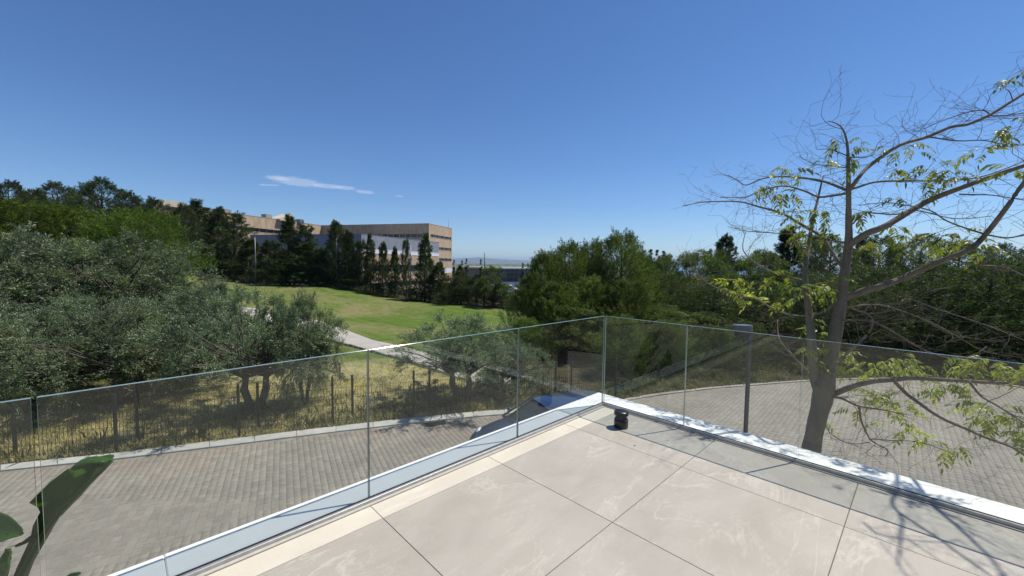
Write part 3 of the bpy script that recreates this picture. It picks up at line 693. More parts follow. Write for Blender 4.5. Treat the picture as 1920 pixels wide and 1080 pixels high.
def limbs(b, base, clumps, r0, r_, k=6, wob=.12, frac=1.0, fork=.35):
    base = np.array(base, float)
    for c in clumps:
        if r_.rand() > frac: continue
        t = np.array(c[:3]); st = base*1.0; st[2] += fork*r_.uniform(0, 1)*max(.3, (t[2]-base[2])*.5)
        pts = [st+(t-st)*s+np.array([r_.normal()*wob, r_.normal()*wob, (math.sin(s*math.pi)*.15)])*(0 < s < 1) for s in (0, .35, .7, 1)]
        rr_ = r0*r_.uniform(.35, .6); b.tube(pts, [rr_, rr_*.75, rr_*.45, rr_*.15], k, False)
KINDS = {}
def kind_olive(seed, hgt_=4., rad=2.3, n=74, tr=1.2, zl=-.62, ps=0):
    r_ = np.random.RandomState(seed); cl = []; ph = r_.uniform(0, 6.28, 3)
    for i in range(n):
        a = r_.uniform(0, 2*math.pi); z = r_.uniform(zl, 1); q = math.sqrt(max(0, 1-z*z)) if z > 0 else max(0, 1-z*z)**.22; lump = 1+.22*math.sin(a*3+ph[0])+.16*math.sin(a*5+ph[1]+z*3)
        u = r_.uniform(.62, .95) if i % 5 else r_.uniform(.2, .6)
        cl.append((rad*u*q*lump*math.cos(a), rad*u*q*lump*math.sin(a), tr+(hgt_-tr)*(.43+.50*z*u*(1+.1*math.sin(a*2+ph[2]))), rad*r_.uniform(.11, .23)))
    b = MB()
    for lean, rr in (((.30, .1), .125), ((-.30, -.1), .125)):
        p = [(lean[0]*.5, lean[1]*.3, -.3), (lean[0]*.62, lean[1]*.6, .35), (lean[0]*1.15, lean[1], .85), (lean[0]*.95+.04, lean[1]*1.3, 1.2), (lean[0]*1.9, lean[1]*1.6, tr+.6)]
        b.tube(p, [rr*1.35, rr, rr*1.05, rr*.8, rr*.55], 9, False)
        limbs(b, p[-2], [c for c in cl if (c[0]*lean[0]+c[1]*lean[1]) > 0 or r_.rand() < .3], .09, r_, 5)
    V = []
    for c in cl:
        nt_ = 15; c3 = np.array(c[:3]); out = c3-np.array([0, 0, tr+(hgt_-tr)*.35]); out /= np.linalg.norm(out)+1e-6
        for _ in range(nt_):
            dr_ = out*.8+r_.normal(size=3)*.75+np.array([0, 0, .35]); dr_ /= np.linalg.norm(dr_); L_ = c[3]*r_.uniform(.9, 1.9); k = 56
            s_ = r_.rand(k)**.75; p = c3+dr_*(s_*L_)[:, None]+r_.normal(size=(k, 3))*.035+np.array([0, 0, -.10])*(s_**2)[:, None]
            V.append(leaves(p, np.tile(dr_, (k, 1)), .082, .021, r_, dr_*.9, spread=.8))
    V = np.concatenate(V)
    return dict(h=hgt_, w=rad*2, crown=mesh('crown', V, np.arange(len(V)).reshape(-1, 4), M_OLIVE), trunk=mesh('trunk', b.v, b.f, M_OBARK, True))
def kind_feather(seed, h=8., w=3.4, n=46):
    r_ = np.random.RandomState(seed); cl = []; 
    for i in range(n):
        z = r_.uniform(.08, .97); a = r_.uniform(0, 6.283); env = (math.sin(min(1, (1-z)*1.35)*math.pi/2))**.8
        rr_ = w/2*env*r_.uniform(.25, .95); cl.append((rr_*math.cos(a), rr_*math.sin(a), h*z, w*r_.uniform(.10, .17)))
    V = []
    for c in cl:   # each clump is a spray of upright plumes
        for _ in range(15):
            o_ = np.array(c[:3])+r_.normal(size=3)*c[3]*np.array([.8, .8, .5]); dr_ = np.array([c[0]*.25+r_.normal()*.35, c[1]*.25+r_.normal()*.35, 1.1]); dr_ /= np.linalg.norm(dr_)
            L_ = r_.uniform(.5, 1.05); k = 64; s = r_.rand(k)**.8; p = o_+dr_*(s*L_)[:, None]+r_.normal(size=(k, 3))*(.085*(1.15-s))[:, None]
            V.append(leaves(p, np.tile(dr_, (k, 1)), .13, .020, r_, dr_*1.3, spread=.6))
    V = np.concatenate(V); b = MB(); b.tube([(0, 0, -.4), (.05, 0, h*.3), (0, .08, h*.65), (0, 0, h*.93)], [w*.05, w*.04, w*.025, .02], 8, False)
    limbs(b, (0, 0, h*.05), [c for c in cl if c[2] < h*.8], w*.022, r_, 5, .1, .8, 1.2)
    return dict(h=h, w=w, crown=mesh('crown', V, np.arange(len(V)).reshape(-1, 4), M_FEATH), trunk=mesh('trunk', b.v, b.f, M_DBARK, True))
def kind_cone(seed, mat, h=10., w=4., n=60, L_=.30, W_=.05, per=560, pw=.8, lo=.06, gap=0, up=(0, 0, .5)):
    r_ = np.random.RandomState(seed); cl = []
    for i in range(n):
        z = lo+(1-lo)*r_.rand()**.85*.97; a = r_.uniform(0, 6.283); env = max(.06, (1-z))**pw*(.75+.45*math.sin(z*21+seed)*.5+r_.uniform(-.2, .25))
        rr_ = w/2*env*r_.uniform(.2, 1.); cl.append((rr_*math.cos(a), rr_*math.sin(a), h*z, w*(.09+.10*env)*r_.uniform(.7, 1.2)))
    cl.append((0, 0, h*.955, w*.06)); cl.append((0, 0, h*.9, w*.08))
    b = MB(); b.tube([(0, 0, -.6), (.1, 0, h*.3), (0, .1, h*.65), (0, 0, h*.96)], [w*.045, w*.035, w*.02, .02], 7, False)
    for c in cl:
        if c[2] < h*.9: b.tube([(0, 0, c[2]*.86), (c[0]*.5, c[1]*.5, c[2]*.93), (c[0], c[1], c[2])], [w*.012, w*.009, .01], 4, False)
    return dict(h=h, w=w, crown=crown('crown', seed, cl, per, L_, W_, mat, up), trunk=mesh('trunk', b.v, b.f, M_DBARK, True))
def kind_spray(seed, mat, h, w, n, env, per=14, k=46, L0=.9, nl=.26, nw=.045, rise=.55, r0=.05, zlo=.04, tub=1.):
    r_ = np.random.RandomState(seed); V = []; b = MB(); b.tube([(0, 0, -.6), (.12, 0, h*.3), (0, .12, h*.62), (0, 0, h*.97)], [w*r0, w*r0*.8, w*r0*.5, .02], 7, False)
    ph = r_.uniform(0, 6.28, 4)
    for i in range(n):
        z = zlo+(.985-zlo)*(i+r_.rand())/n; a = i*2.4+r_.normal()*.5
        e = env(z)*(1+.22*math.sin(a*2+ph[0]+z*7)+.18*math.sin(a*3+ph[1]-z*11)+r_.normal()*.12)
        R = max(.12, w/2*e)
        for _ in range(per):
            q = R*r_.rand()**.55; aa = a+r_.normal()*.35; o_ = np.array([q*math.cos(aa), q*math.sin(aa), h*z*1.0+r_.normal()*.02*h-(.04*h*(q/R)**2)])
            dr_ = np.array([math.cos(aa)*.8+r_.normal()*.3, math.sin(aa)*.8+r_.normal()*.3, rise+r_.normal()*.25]); dr_ /= np.linalg.norm(dr_); L_ = L0*r_.uniform(.5, 1.1)*(.45+.55*min(1, (1-z)*2.2))
            s_ = r_.rand(k)**.8; p = o_+dr_*(s_*L_)[:, None]+r_.normal(size=(k, 3))*(.12*L0*(1.1-s_))[:, None]
            V.append(leaves(p, np.tile(dr_, (k, 1)), nl, nw, r_, dr_*1.1, spread=.75))
        if z < .85: b.tube([(0, 0, h*z*.85), (R*.35*math.cos(a), R*.35*math.sin(a), h*z*.92), (R*.6*tub*math.cos(a), R*.6*tub*math.sin(a), h*z*.97)], [w*.009, w*.006, .006], 4, False)
    V = np.concatenate(V)
    return dict(h=h, w=w, crown=mesh('crown', V, np.arange(len(V)).reshape(-1, 4), mat), trunk=mesh('trunk', b.v, b.f, M_DBARK, True))
def kind_dome(seed, mat, h=9., w=8., n=80, L_=.24, W_=.05, per=480, tr=.45, flatk=.5):
    r_ = np.random.RandomState(seed); cl = []
    for i in range(n):
        a = r_.uniform(0, 6.283); u = math.sqrt(r_.rand()); top = math.sqrt(max(0, 1-u*u*.9))
        z = tr+(1-tr)*(top*r_.uniform(.25, .93)); cl.append((w*.45*u*math.cos(a), w*.45*u*math.sin(a), h*z, w*r_.uniform(.055, .105)))
    b = MB(); b.tube([(0, 0, -.6), (.1, .1, h*.25), (0, 0, h*tr)], [w*.035, w*.028, w*.022], 8, False)
    limbs(b, (0, 0, h*tr*.8), cl, w*.018, r_, 4, .15, .7, .3)
    return dict(h=h, w=w, crown=crown('crown', seed, cl, per, L_, W_, mat, (0, 0, .6)), trunk=mesh('trunk', b.v, b.f, M_DBARK, True))
KINDS['olive'] = [kind_olive(11), kind_olive(12, 4.2, 2.4, 78), kind_olive(13, 3.9, 2.5, 76), kind_olive(14, 4, 2.4, 100, .15, -.92), kind_olive(15, 4, 2.3, 96, .15, -.92)]
fe = lambda z: .55+.45*math.sin(min(1, z*2.2)*math.pi/2) if z < .45 else max(.05, ((1-z)/.55)**.48)
KINDS['feather'] = [kind_spray(21, M_FEATH, 7, 4.2, 62, fe, 17, 46, 1.25, .15, .030, 1.5, .03), kind_spray(22, M_FEATH, 7, 4.6, 62, fe, 17, 46, 1.35, .15, .030, 1.3, .03)]
ce = lambda p, q: (lambda z: (.55+.45*min(1, z*5))*max(.04, (1-z))**p*(1+.25*math.sin(z*q)))
KINDS['casuarina'] = [kind_spray(31, M_DARK, 10, 4.6, 60, ce(.75, 17), 13, 40, 1.0, .26, .05, .5), kind_spray(32, M_DARK, 10, 4.6, 60, ce(.6, 23), 13, 40, 1.0, .26, .05, .6), kind_spray(33, M_DARK, 10, 4.0, 56, ce(.85, 14), 13, 40, .9, .26, .05, .45), kind_spray(34, M_DARK, 10, 4.4, 50, ce(.5, 29), 11, 40, 1.1, .26, .05, .8)]
KINDS['cypress'] = [kind_cone(41, M_DARK, 8, 1.6, 34, .18, .04, 420, .4, .03, up=(0, 0, 1.2))]
de = lambda q: (lambda z: (.75+.25*min(1, z*4))*max(.05, 1-z**2.6)**.55*(1+.12*math.sin(z*q)))
KINDS['dark'] = [kind_spray(51, M_DARK, 9, 7.5, 58, de(13), 20, 36, 1.1, .22, .046, .75, .03, .02), kind_spray(52, M_DARK, 9, 7.2, 58, de(19), 20, 36, 1.2, .22, .046, .6, .03, .02)]
KINDS['wood'] = [kind_spray(53, M_WOOD, 9, 7.5, 58, de(16), 20, 36, 1.1, .17, .038, .75, .03, .02), kind_spray(54, M_WOOD, 9, 7.2, 58, de(11), 20, 36, 1.2, .17, .038, .6, .03, .02)]
se = lambda q: (lambda z: math.sqrt(max(.01, 1-((z-.5)/.52)**2))*(1+.10*math.sin(z*q)))
KINDS['stone'] = [kind_spray(61, M_STONEP, 9, 9, 92, se(21), 20, 40, .8, .17, .040, 1.1, .022, .34, .5), kind_spray(62, M_STONEP, 9, 9, 92, se(16), 20, 40, .9, .17, .040, 1.0, .022, .32, .5)]
KINDS['round'] = [kind_dome(71, M_FEATH, 6, 5, 70, .15, .032, 480, .12)]
KINDS['shrub'] = [kind_dome(81, M_SHRUB, 1.2, 1.6, 22, .07, .03, 170, .02), kind_dome(82, M_SHRUB, 1, 1.4, 20, .08, .022, 170, .02)]
for _l in KINDS.values():
    for _k in _l:
        _a = np.empty(len(_k['crown'].vertices)*3, np.float32); _k['crown'].vertices.foreach_get('co', _a); _a = _a.reshape(-1, 3)
        _k['h'] = float(np.percentile(_a[:, 2], 97.5 if _k in KINDS['wood']+KINDS['round'] else 99.5)); _k['w'] = 2*float(np.percentile(np.abs(_a[:, :2]), 97))
CNT = {}
def tree(kind, px, d, top, w, label, name, cat='tree', group=None, zb=None, var=None, rz=None):
    v = KINDS[kind]; i = CNT.get(kind, 0); CNT[kind] = i+1; k = v[(i if var is None else var) % len(v)]
    p = atd(px, top, d); z0 = h1(p[0], p[1]) if zb is None else zb
    H = max(.3, p[2]-z0); sw = (w/FPX*d)/k['w']; sz_ = H/k['h']
    o = thing(name, label, cat, (p[0], p[1], z0), rnd.uniform(0, 6.28) if rz is None else rz, group)
    for nm in ('trunk', 'crown'): c = ob(nm, k[nm], o); c.scale = (sw, sw, sz_)
    return o
A = 'olive trees behind the mesh fence'
for px, d, top, w_, lb in [
    (474, 12.3, 550, 262, 'olive tree with two dark twisted trunks right behind the mesh fence'),
    (232, 12.9, 566, 300, 'broad grey green olive tree whose trunk stands behind the second fence post from the left'),
    (70, 12.4, 575, 290, 'olive tree at the left picture edge above the dry grass'),
    (568, 13.2, 553, 115, 'small olive tree nearest the concrete path'),
    (340, 14.8, 545, 240, 'olive tree in the middle of the front row, wider than tall'),
    (-90, 13.5, 560, 300, 'olive crown cut by the left picture edge'),
    (865, 13.7, 592, 225, 'olive tree with bent trunk leaning left before the path end'),
    (965, 14.6, 640, 130, 'low olive beside the reflection, right of the bent olive'),
    (410, 17.5, 530, 112, 'olive tree behind the two trunked olive, below the green hump'),
    (60, 20, 435, 330, 'tall olive crown highest on the far left under the bright pines'),
    (215, 21, 447, 290, 'tall silvery olive crown in the middle of the back row'),
    (302, 22.5, 468, 125, 'rear olive crown touching the dark trees by the lawn'),
    (-60, 18, 470, 300, 'mid row olive at the left edge'),
    (150, 15.5, 560, 170, 'narrow olive between the two broad front row crowns')]:
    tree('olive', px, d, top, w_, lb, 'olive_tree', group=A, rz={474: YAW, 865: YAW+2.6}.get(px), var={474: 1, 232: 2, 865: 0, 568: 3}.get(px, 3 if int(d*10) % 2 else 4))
for px, d, top, w_, lb in [(55, 46, 378, 250, 'bright green spreading pine at far left below the dark hilltop trees'), (262, 40, 393, 188, 'bright green dome shaped pine left of the dark stand by the lawn'), (160, 50, 402, 160, 'bright green pine crown between the two larger bright pines'), (-70, 42, 372, 200, 'bright green pine cut by the left edge')]:
    tree('stone', px, d, top, w_, lb, 'umbrella_pine', group='bright green pines on the left slope')
for px, d, top, w_, lb in [(15, 72, 340, 90, 'dark hilltop tree at the far left'), (105, 76, 342, 85, 'dark rounded hilltop tree with sky gap to its right'), (160, 74, 352, 60, 'smaller dark hilltop tree'), (190, 72, 336, 95, 'tallest dark hilltop tree on the left'),
        (240, 72, 358, 70, 'dark hilltop tree right of the tallest one'), (290, 70, 372, 70, 'olive tinted hilltop tree below the cream roof hut'), (60, 62, 356, 90, 'dark tree just above the bright pines'), (345, 68, 384, 60, 'dark tree under the cream roof edge'), (-60, 70, 345, 120, 'dark tree off the left edge'), (140, 60, 372, 80, 'dark tree in the gap behind bright pines')]:
    tree('dark', px, d, top, w_, lb, 'dark_pine', group='dark trees on the left hilltop')
cas = [(372, 79, 377, 78, 'broad dark conifer at the left end of the stand on the lawn edge'), (408, 74, 390, 56, 'dark conifer in front of the left end of the tan wing'), (340, 80, 398, 70, 'dark conifer rising behind the bright dome pine'),
       (440, 71, 400, 62, 'dark conifer with crooked tip left of the first pole'), (470, 68, 450, 60, 'lower dark conifer beside the first pole'), (505, 65, 452, 50, 'dark filler conifer hiding the foot of the grey wing'),
       (541, 62, 404, 52, 'tallest slim conifer before the roof hut'), (572, 62, 422, 46, 'slim conifer right of the tallest slim one'), (600, 61, 466, 54, 'short dark conifer below the inner corner'),
       (632, 60, 416, 52, 'pointed conifer behind the second pole'), (654, 60, 434, 40, 'slim conifer right of the second pole'), (675, 59, 452, 40, 'short conifer before the grey wing corner'),
       (694, 58, 440, 28, 'thin conifer just right of the grey wing corner'), (718, 57, 455, 26, 'thin bushy conifer, second right of the corner'), (740, 56, 464, 26, 'thin conifer, third right of the corner'),
       (761, 55, 450, 25, 'thin conifer beside the third pole'), (797, 53, 440, 40, 'conifer with drooping tiers at the right end of the row'), (822, 53, 492, 44, 'short dark conifer below the tan end wall'),
       (576, 60, 455, 60, 'dark conifer low between the slim pair'), (525, 60, 470, 50, 'low conifer left of the tallest slim one')]
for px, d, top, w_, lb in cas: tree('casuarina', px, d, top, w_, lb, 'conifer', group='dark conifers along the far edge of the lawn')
for i, (px, d, top, w_) in enumerate([(660, 58, 510, 50), (700, 56, 532, 50), (735, 55, 536, 50), (780, 53, 540, 50), (830, 52, 528, 50), (865, 51, 508, 55), (895, 50, 515, 55), (960, 48, 548, 60), (925, 49, 540, 70), (985, 46, 545, 70), (845, 50, 540, 60), (610, 60, 512, 60), (390, 76, 470, 70), (430, 72, 480, 70), (500, 64, 498, 60), (550, 61, 505, 60)]):
    wh = ['just right of the second pole', 'below the grey wing corner', 'below the three thin conifers', 'at the foot of the third pole', 'under the tan end wall', 'below the low concrete building', 'at the dark slim pole', 'low in front of the glass hall', 'low right of the slim pole', 'touching the feathery pines', 'behind the low end of the lawn', 'left of the second pole', 'at the left end of the lawn', 'where the hill lawn meets the stand', 'right of the first pole', 'halfway between first and second pole'][i]
    tree('dark', px, d, top, w_, 'dark hedge bush '+wh, 'hedge_bush', 'bush', 'bushes of the hedge along the lawn')
tree('round', 926, 48, 503, 62, 'rounded lighter green tree right of the dark slim pole', 'broadleaf_tree'); tree('casuarina', 862, 62, 498, 26, 'small pointed conifer before the low concrete building', 'conifer'); 
cyl = ['leftmost tiny cypress at the tan end wall', 'second tiny cypress on the skyline', 'tallest tiny cypress on the skyline', 'tiny cypress left of the slim pole', 'first small cypress before the glass hall', 'second small cypress before the glass hall', 'small cypress at the right end of the glass hall']
for px, top, d in ((851, 488, 120), (866, 489, 125), (875, 486, 122), (902, 487, 118), (980, 494, 110), (990, 497, 100), (1000, 499, 100)):
    tree('cypress', px, d, top, 9, cyl.pop(0), 'cypress', group='small cypresses on the skyline')
F_ = 'feathery green pines in the middle'
for px, d, top, w_, lb in [(1022, 23, 474, 95, 'feathery pine at the left end of the central group'), (1068, 24, 455, 110, 'feathery pine, second from the left of the group'), (1112, 25, 452, 80, 'feathery pine with separate spiky tip in mid group'),
        (1165, 23.5, 437, 130, 'tallest broad feathery pine of the central group'), (1205, 25, 474, 80, 'feathery pine on the right flank of the tallest'), (995, 22.5, 520, 90, 'young yellowish pine bordering the lawn end'), (1045, 21.5, 530, 110, 'low feathery pine in front of the group on the left'),
        (1110, 22, 520, 120, 'low feathery pine in front of the group centre'), (1180, 21, 525, 110, 'low feathery pine in front of the group right'), (985, 20, 596, 95, 'short bright pine between the bent olive and the terrace corner')]:
    tree('feather', px, d, top, w_, lb, 'feathery_pine', group=F_)
for px, d, top, w_, lb in [(1225, 22, 578, 150, 'small pine with bare dark trunk seen through the glass'), (1300, 22, 590, 130, 'small pine left of the lamp post'), (1150, 21, 600, 120, 'small pine behind the terrace corner')]:
    tree('round', px, d, top, w_, lb, 'small_pine', group='small pines by the paved square')
for px, d, top, w_, lb in [(1168, 17.2, 592, 95, 'sunlit young pine seen through the glass just right of the corner'), (1250, 18, 600, 100, 'sunlit young pine left of the first glass joint'), (1340, 19, 612, 90, 'sunlit young pine between glass joint and lamp post')]:
    tree('feather', px, d, top, w_, lb, 'small_pine', group='small pines by the paved square')
for px in (1221, 1232, 1244): tree('cypress', px, 46, 468+(px % 5), 17, 'narrow dark cypress, %s of three beside the feathery pines' % {1221: 'left', 1232: 'middle', 1244: 'right'}[px], 'cypress', group='three cypresses')
for px, d, top, w_, lb in [(1088, 20.5, 580, 150, 'dense rounded green tree added to cover the sunlit soil behind the terrace corner'), (1290, 32, 480, 125, 'rounded green tree right of the three cypresses'), (1400, 30, 488, 110, 'rounded green tree left of the bare tree top'), (1243, 37, 486, 70, 'rounded green tree hiding the foot of the three cypresses'), (1335, 34, 486, 90, 'rounded green tree below the pointed skyline conifer'), (1445, 36, 478, 90, 'rounded green tree just left of the second bare stem')]: tree('round', px, d, top, w_, lb, 'broadleaf_tree')  # first tree is made up, added to darken the sunlit soil by the corner
for px, d, top, w_, lb in [(1362, 46, 443, 56, 'pointed dark conifer on the skyline left of the bare tree'), (1480, 42, 428, 80, 'dark conifer behind the bare tree stem'), (1530, 44, 442, 60, 'dark conifer just left of the main stem'), (1620, 46, 440, 50, 'dark conifer right of the main stem'), (1680, 46, 458, 46, 'dark conifer tip among bare branches')]:
    tree('casuarina', px, d, top, w_, lb, 'conifer', group='dark conifers behind the bare tree')
wood = [(1340, 38, 474, 100), (1425, 40, 476, 90), (1560, 40, 448, 120), (1650, 42, 448, 110), (1730, 42, 448, 110), (1800, 40, 458, 110), (1880, 38, 464, 110), (1960, 36, 466, 130), (1250, 38, 486, 90),
        (1260, 25, 518, 130), (1340, 25, 528, 150), (1440, 22, 533, 170), (1540, 21.5, 518, 190), (1640, 21, 508, 200), (1750, 20.5, 500, 210), (1860, 20, 490, 210), (1970, 19.5, 486, 220), (2080, 26, 478, 220), (2200, 25, 468, 240),
        (1480, 20, 600, 120), (1590, 23, 560, 170), (1690, 23, 550, 160), (1790, 22.5, 545, 160), (1900, 22, 540, 170), (1395, 19.5, 605, 120), (1320, 19, 612, 110), (1260, 18.5, 625, 90), (1190, 18, 618, 110)]
wl_ = ['left of the near lamp post and far back', 'far back above the lamp post', 'far back directly behind the bare trunk', 'far back, first right of the bare trunk', 'far back, second right of the bare trunk', 'far back under the lowest sky gap', 'far back towards the right edge', 'far back at the right picture edge', 'far back next to the cypresses',
       'right beside the feathery pines', 'between the feathery pines and the lamp', 'just right of the lamp head', 'whose middle the bare trunk crosses', 'with the long bare branches across it', 'under the big right limb', 'above the yellow green bush', 'cut by the right picture edge', 'mostly outside the picture on the right', 'outside the picture on the right',
       'low at the back of the shrubs right of the lamp', 'low beside the bare trunk', 'low, right of the bare trunk', 'low behind the leafy branch', 'low at the right edge of the square', 'low behind the lamp post', 'low, just left of the lamp head', 'low with light showing beneath, behind the first glass joint', 'low, just right of the terrace corner']
for (px, d, top, w_), q in zip(wood, wl_): tree('wood', px, d, top, w_, 'dark tree of the wood, '+q, 'wood_tree', group='dark trees beyond the paved square')
tree('stone', 1858, 23, 652, 60, 'bright yellow green bush above the glass at the right', 'bush', 'bush')
sg = 'low shrubs along the far edge of the paved square'
r2 = random.Random(5)
for i in range(64):
    px = 1150+i*11.5+r2.uniform(-8, 8); b = math.degrees(math.atan((px-960)/FPX)); rr_ = float(kerb_r(b))+r2.uniform(.5, 5.5)
    x, y = pol(b, rr_); x, y = float(x), float(y); k = KINDS['shrub'][i % 2]; s = r2.uniform(.35, 1.05)
    rw_ = 'at the kerb' if rr_-float(kerb_r(b)) < 1.8 else 'mid bed' if rr_-float(kerb_r(b)) < 3.7 else 'under the trees'
    wh = ['right beside the terrace corner', 'short of the first glass joint', 'past the first glass joint', 'left of the lamp post', 'right of the lamp post', 'left of the bare trunk', 'behind the bare trunk', 'right of the bare trunk', 'behind the leafy low branch', 'near the right picture edge'][min(9, int((px-1140)/76))]
    o = thing('shrub', ('small' if s < .6 else 'knee high' if s < .85 else 'spreading')+' shrub '+rw_+', '+wh, 'shrub', (x, y, h1(x, y)-.03), r2.uniform(0, 6), sg)
    for nm in ('trunk', 'crown'): c = ob(nm, k[nm], o); c.scale = (s, s, s*r2.uniform(.5, .8))
for i, px in enumerate((735, 770, 800, 835, 868, 900, 940, 380, 455, 305)):
    b = math.degrees(math.atan((px-960)/FPX)); x, y = pol(b, float(kerb_r(b))+.9+(i % 3)*.5); x, y = float(x), float(y); k = KINDS['shrub'][i % 2]; s = (.75, .5, .9)[i % 3]*(1 if px > 700 else .5)
    o = thing('weed_bush', 'green weed bush behind the mesh fence, '+['left of the bent olive', 'in the shade left of the bent trunk', 'just left of the bent trunk', 'at the foot of the bent trunk', 'hiding the bent trunk base', 'right of the bent trunk', 'behind the car bonnet', 'left of the two trunked olive', 'at the foot of the two trunked olive', 'right of the second fence post'][i], 'bush', (x, y, h1(x, y)-.03), r2.uniform(0, 6), 'weed bushes behind the fence')
    for nm in ('trunk', 'crown'): c = ob(nm, k[nm], o); c.scale = (s, s, s*.7)
# grass tufts
def tufts(name, n, f, mat, hmin, hmax, seed, wd=.012):
    r_ = np.random.RandomState(seed); b, off_, dens = f(r_, n); x, y = pol(b, kerb_r(b)+off_); z = hgt(x, y)
    m_ = 7; X0 = np.repeat(x, m_)+r_.normal(size=n*m_)*.07; Y0 = np.repeat(y, m_)+r_.normal(size=n*m_)*.07; Z0 = np.repeat(z, m_)-.03
    h_ = np.repeat(r_.uniform(hmin, hmax, n), m_)*r_.uniform(.5, 1.2, n*m_); lx, ly = r_.normal(size=n*m_)*.32*h_, r_.normal(size=n*m_)*.32*h_; a = r_.uniform(0, 6.28, n*m_); wx, wy = np.cos(a)*wd, np.sin(a)*wd
    v = np.stack([np.stack([X0-wx, Y0-wy, Z0], -1), np.stack([X0+wx, Y0+wy, Z0], -1), np.stack([X0+lx*.5+wx*.8, Y0+ly*.5+wy*.8, Z0+h_*.62], -1), np.stack([X0+lx, Y0+ly, Z0+h_], -1)], 1).reshape(-1, 3)
    return tag(ob(name, mesh(name, v, np.arange(len(v)).reshape(-1, 4), mat)), kind='stuff')
def fL(r_, n): return r_.uniform(-60, 3, n), .52+r_.rand(n)**1.6*4.5, 1
def fL2(r_, n): return r_.uniform(-60, 3, n), .6+r_.rand(n)*11, 1
def fW(r_, n): return r_.uniform(-58, 12, n), .5+r_.rand(n)**2*2.5, 1
def fR(r_, n): return r_.uniform(12, 52, n), .3+r_.rand(n)*7, 1
for o, lb, ct in ((tufts('dry_grass', 9000, fL, M_STRAW, .05, .18, 1, .008), 'tall dry yellow grass behind the mesh fence', 'grass'), (tufts('dry_turf', 16000, fL2, M_STRAW, .03, .12, 2, .009), 'short straw coloured turf between fence and path', 'grass'),
              (tufts('weeds', 500, fW, M_WEED, .08, .4, 3, .02), 'green weeds mixed in the dry grass by the kerb', 'weeds'), (tufts('ground_cover', 6000, fR, M_WEED, .04, .2, 4, .025), 'patchy ground cover on the soil beyond the paved square', 'plants')): tag(o, lb, ct)
# ================================================================ THE BARE TREE
def smooth(pts, rad, sub=4):
    P = [np.array(p, float) for p in pts]; out = []; rr_ = []; n = len(P)
    for i in range(n-1):
        p0, p1, p2, p3 = P[max(i-1, 0)], P[i], P[i+1], P[min(i+2, n-1)]
        for k in range(sub):
            t = k/sub; out.append(.5*((2*p1)+(-p0+p2)*t+(2*p0-5*p1+4*p2-p3)*t*t+(-p0+3*p1-3*p2+p3)*t**3)); rr_.append(rad[i]*(1-t)+rad[i+1]*t)
    out.append(P[-1]); rr_.append(rad[-1]); return out, rr_
bt0 = atd(1522, 850, 4.5)
bt = thing('bare_tree', 'half bare tree with smooth trunk and sparse yellow green leaves beyond the right balustrade', 'tree', (bt0[0], bt0[1], ZG))
def L_(p): return (p[0]-bt0[0], p[1]-bt0[1], p[2]-ZG)
LIMBS = []
SD = np.array([.245, .545, 1.06])/1.06
def SH(px, py, h): return onz(px, py, 0)+SD*h   # the point of a branch whose shadow falls on this spot of the terrace
def trace(name, pts, d0, d1, r0, r1, mat=M_BARK, k=7, ext=None, sub=4):
    n = len(pts); s = [0]
    for a, b in zip(pts, pts[1:]): s.append(s[-1]+math.hypot(b[0]-a[0], b[1]-a[1]))
    W3 = []; R3 = []
    for i, (px, py) in enumerate(pts):
        t = s[i]/s[-1]; d = d0+(d1-d0)*t+.06*math.sin(t*9+px)*(0 < t < 1); W3.append(L_(atd(px, py, d))); R3.append((r0+(r1-r0)*t**.8)*.86/FPX*d)
    for e in (ext or []): W3.append(L_(e)); R3.append(R3[-1]*.72)
    P, R = smooth(W3, R3, sub)
    if name == 'trunk': R = [r*(1+.05*math.sin(i*1.7)+.04*math.sin(i*.6+1)) for i, r in enumerate(R)]
    m_ = MB().tube(P, R, k, True)
    o = m_.build(name, mat, bt, True); LIMBS.append((P, R)); return P
TR = [(1500, 1010), (1508, 920), (1520, 850), (1529, 801), (1541, 752), (1546, 722), (1557, 677), (1567, 621), (1576, 571), (1583, 515), (1591, 454), (1591, 400), (1591, 353), (1590, 290), (1587, 262), (1580, 242), (1569, 232), (1553, 227)]
P = []; RR = []
rad_px = [21, 19, 17, 16.5, 18.5, 19, 13.5, 11.8, 11, 8.5, 7, 5.4, 4.4, 2.8, 2, 1.5, 1.1, .7]
for (px, py), r in zip(TR, rad_px): P.append(L_(atd(px, py, 4.5))); RR.append(r*.88/FPX*4.5)
P[0] = (P[0][0], P[0][1], .45); P = [(P[0][0]-.03, P[0][1], -.05)]+P; RR = [RR[0]*1.35]+RR
P2, R2 = smooth(P, RR, 5); R2 = [r*(1+.035*math.sin(i*1.3)+.03*math.sin(i*.47+1)) for i, r in enumerate(R2)]
MB().tube(P2, R2, 16).build('trunk', M_BARK, bt, True); LIMBS.append((P2[45:], R2[45:]))
trace('limb', [(1538, 735), (1529, 712), (1523, 656), (1517, 585), (1509, 515), (1516, 460), (1525, 409), (1534, 371), (1541, 340), (1545, 328)], 4.5, 4.9, 12, 1.2, k=10)
trace('limb', [(1588, 462), (1625, 438), (1662, 423), (1738, 378), (1808, 350), (1878, 325), (1925, 309)], 4.5, 3.9, 7.5, 4.2, k=9, ext=[atd(2060, 262, 3.7)])
trace('limb', [(1592, 358), (1612, 330), (1634, 308), (1686, 273), (1738, 257), (1784, 238), (1815, 233), (1857, 215), (1899, 189), (1925, 178)], 4.5, 4.0, 4.2, 2.6, ext=[SH(1682, 889, 3.0)])
trace('limb', [(1580, 560), (1620, 545), (1655, 536), (1707, 515), (1778, 484), (1822, 465), (1850, 437), (1888, 388), (1922, 340)], 4.5, 3.6, 8, 4, k=8, ext=[atd(2010, 240, 3.3)])
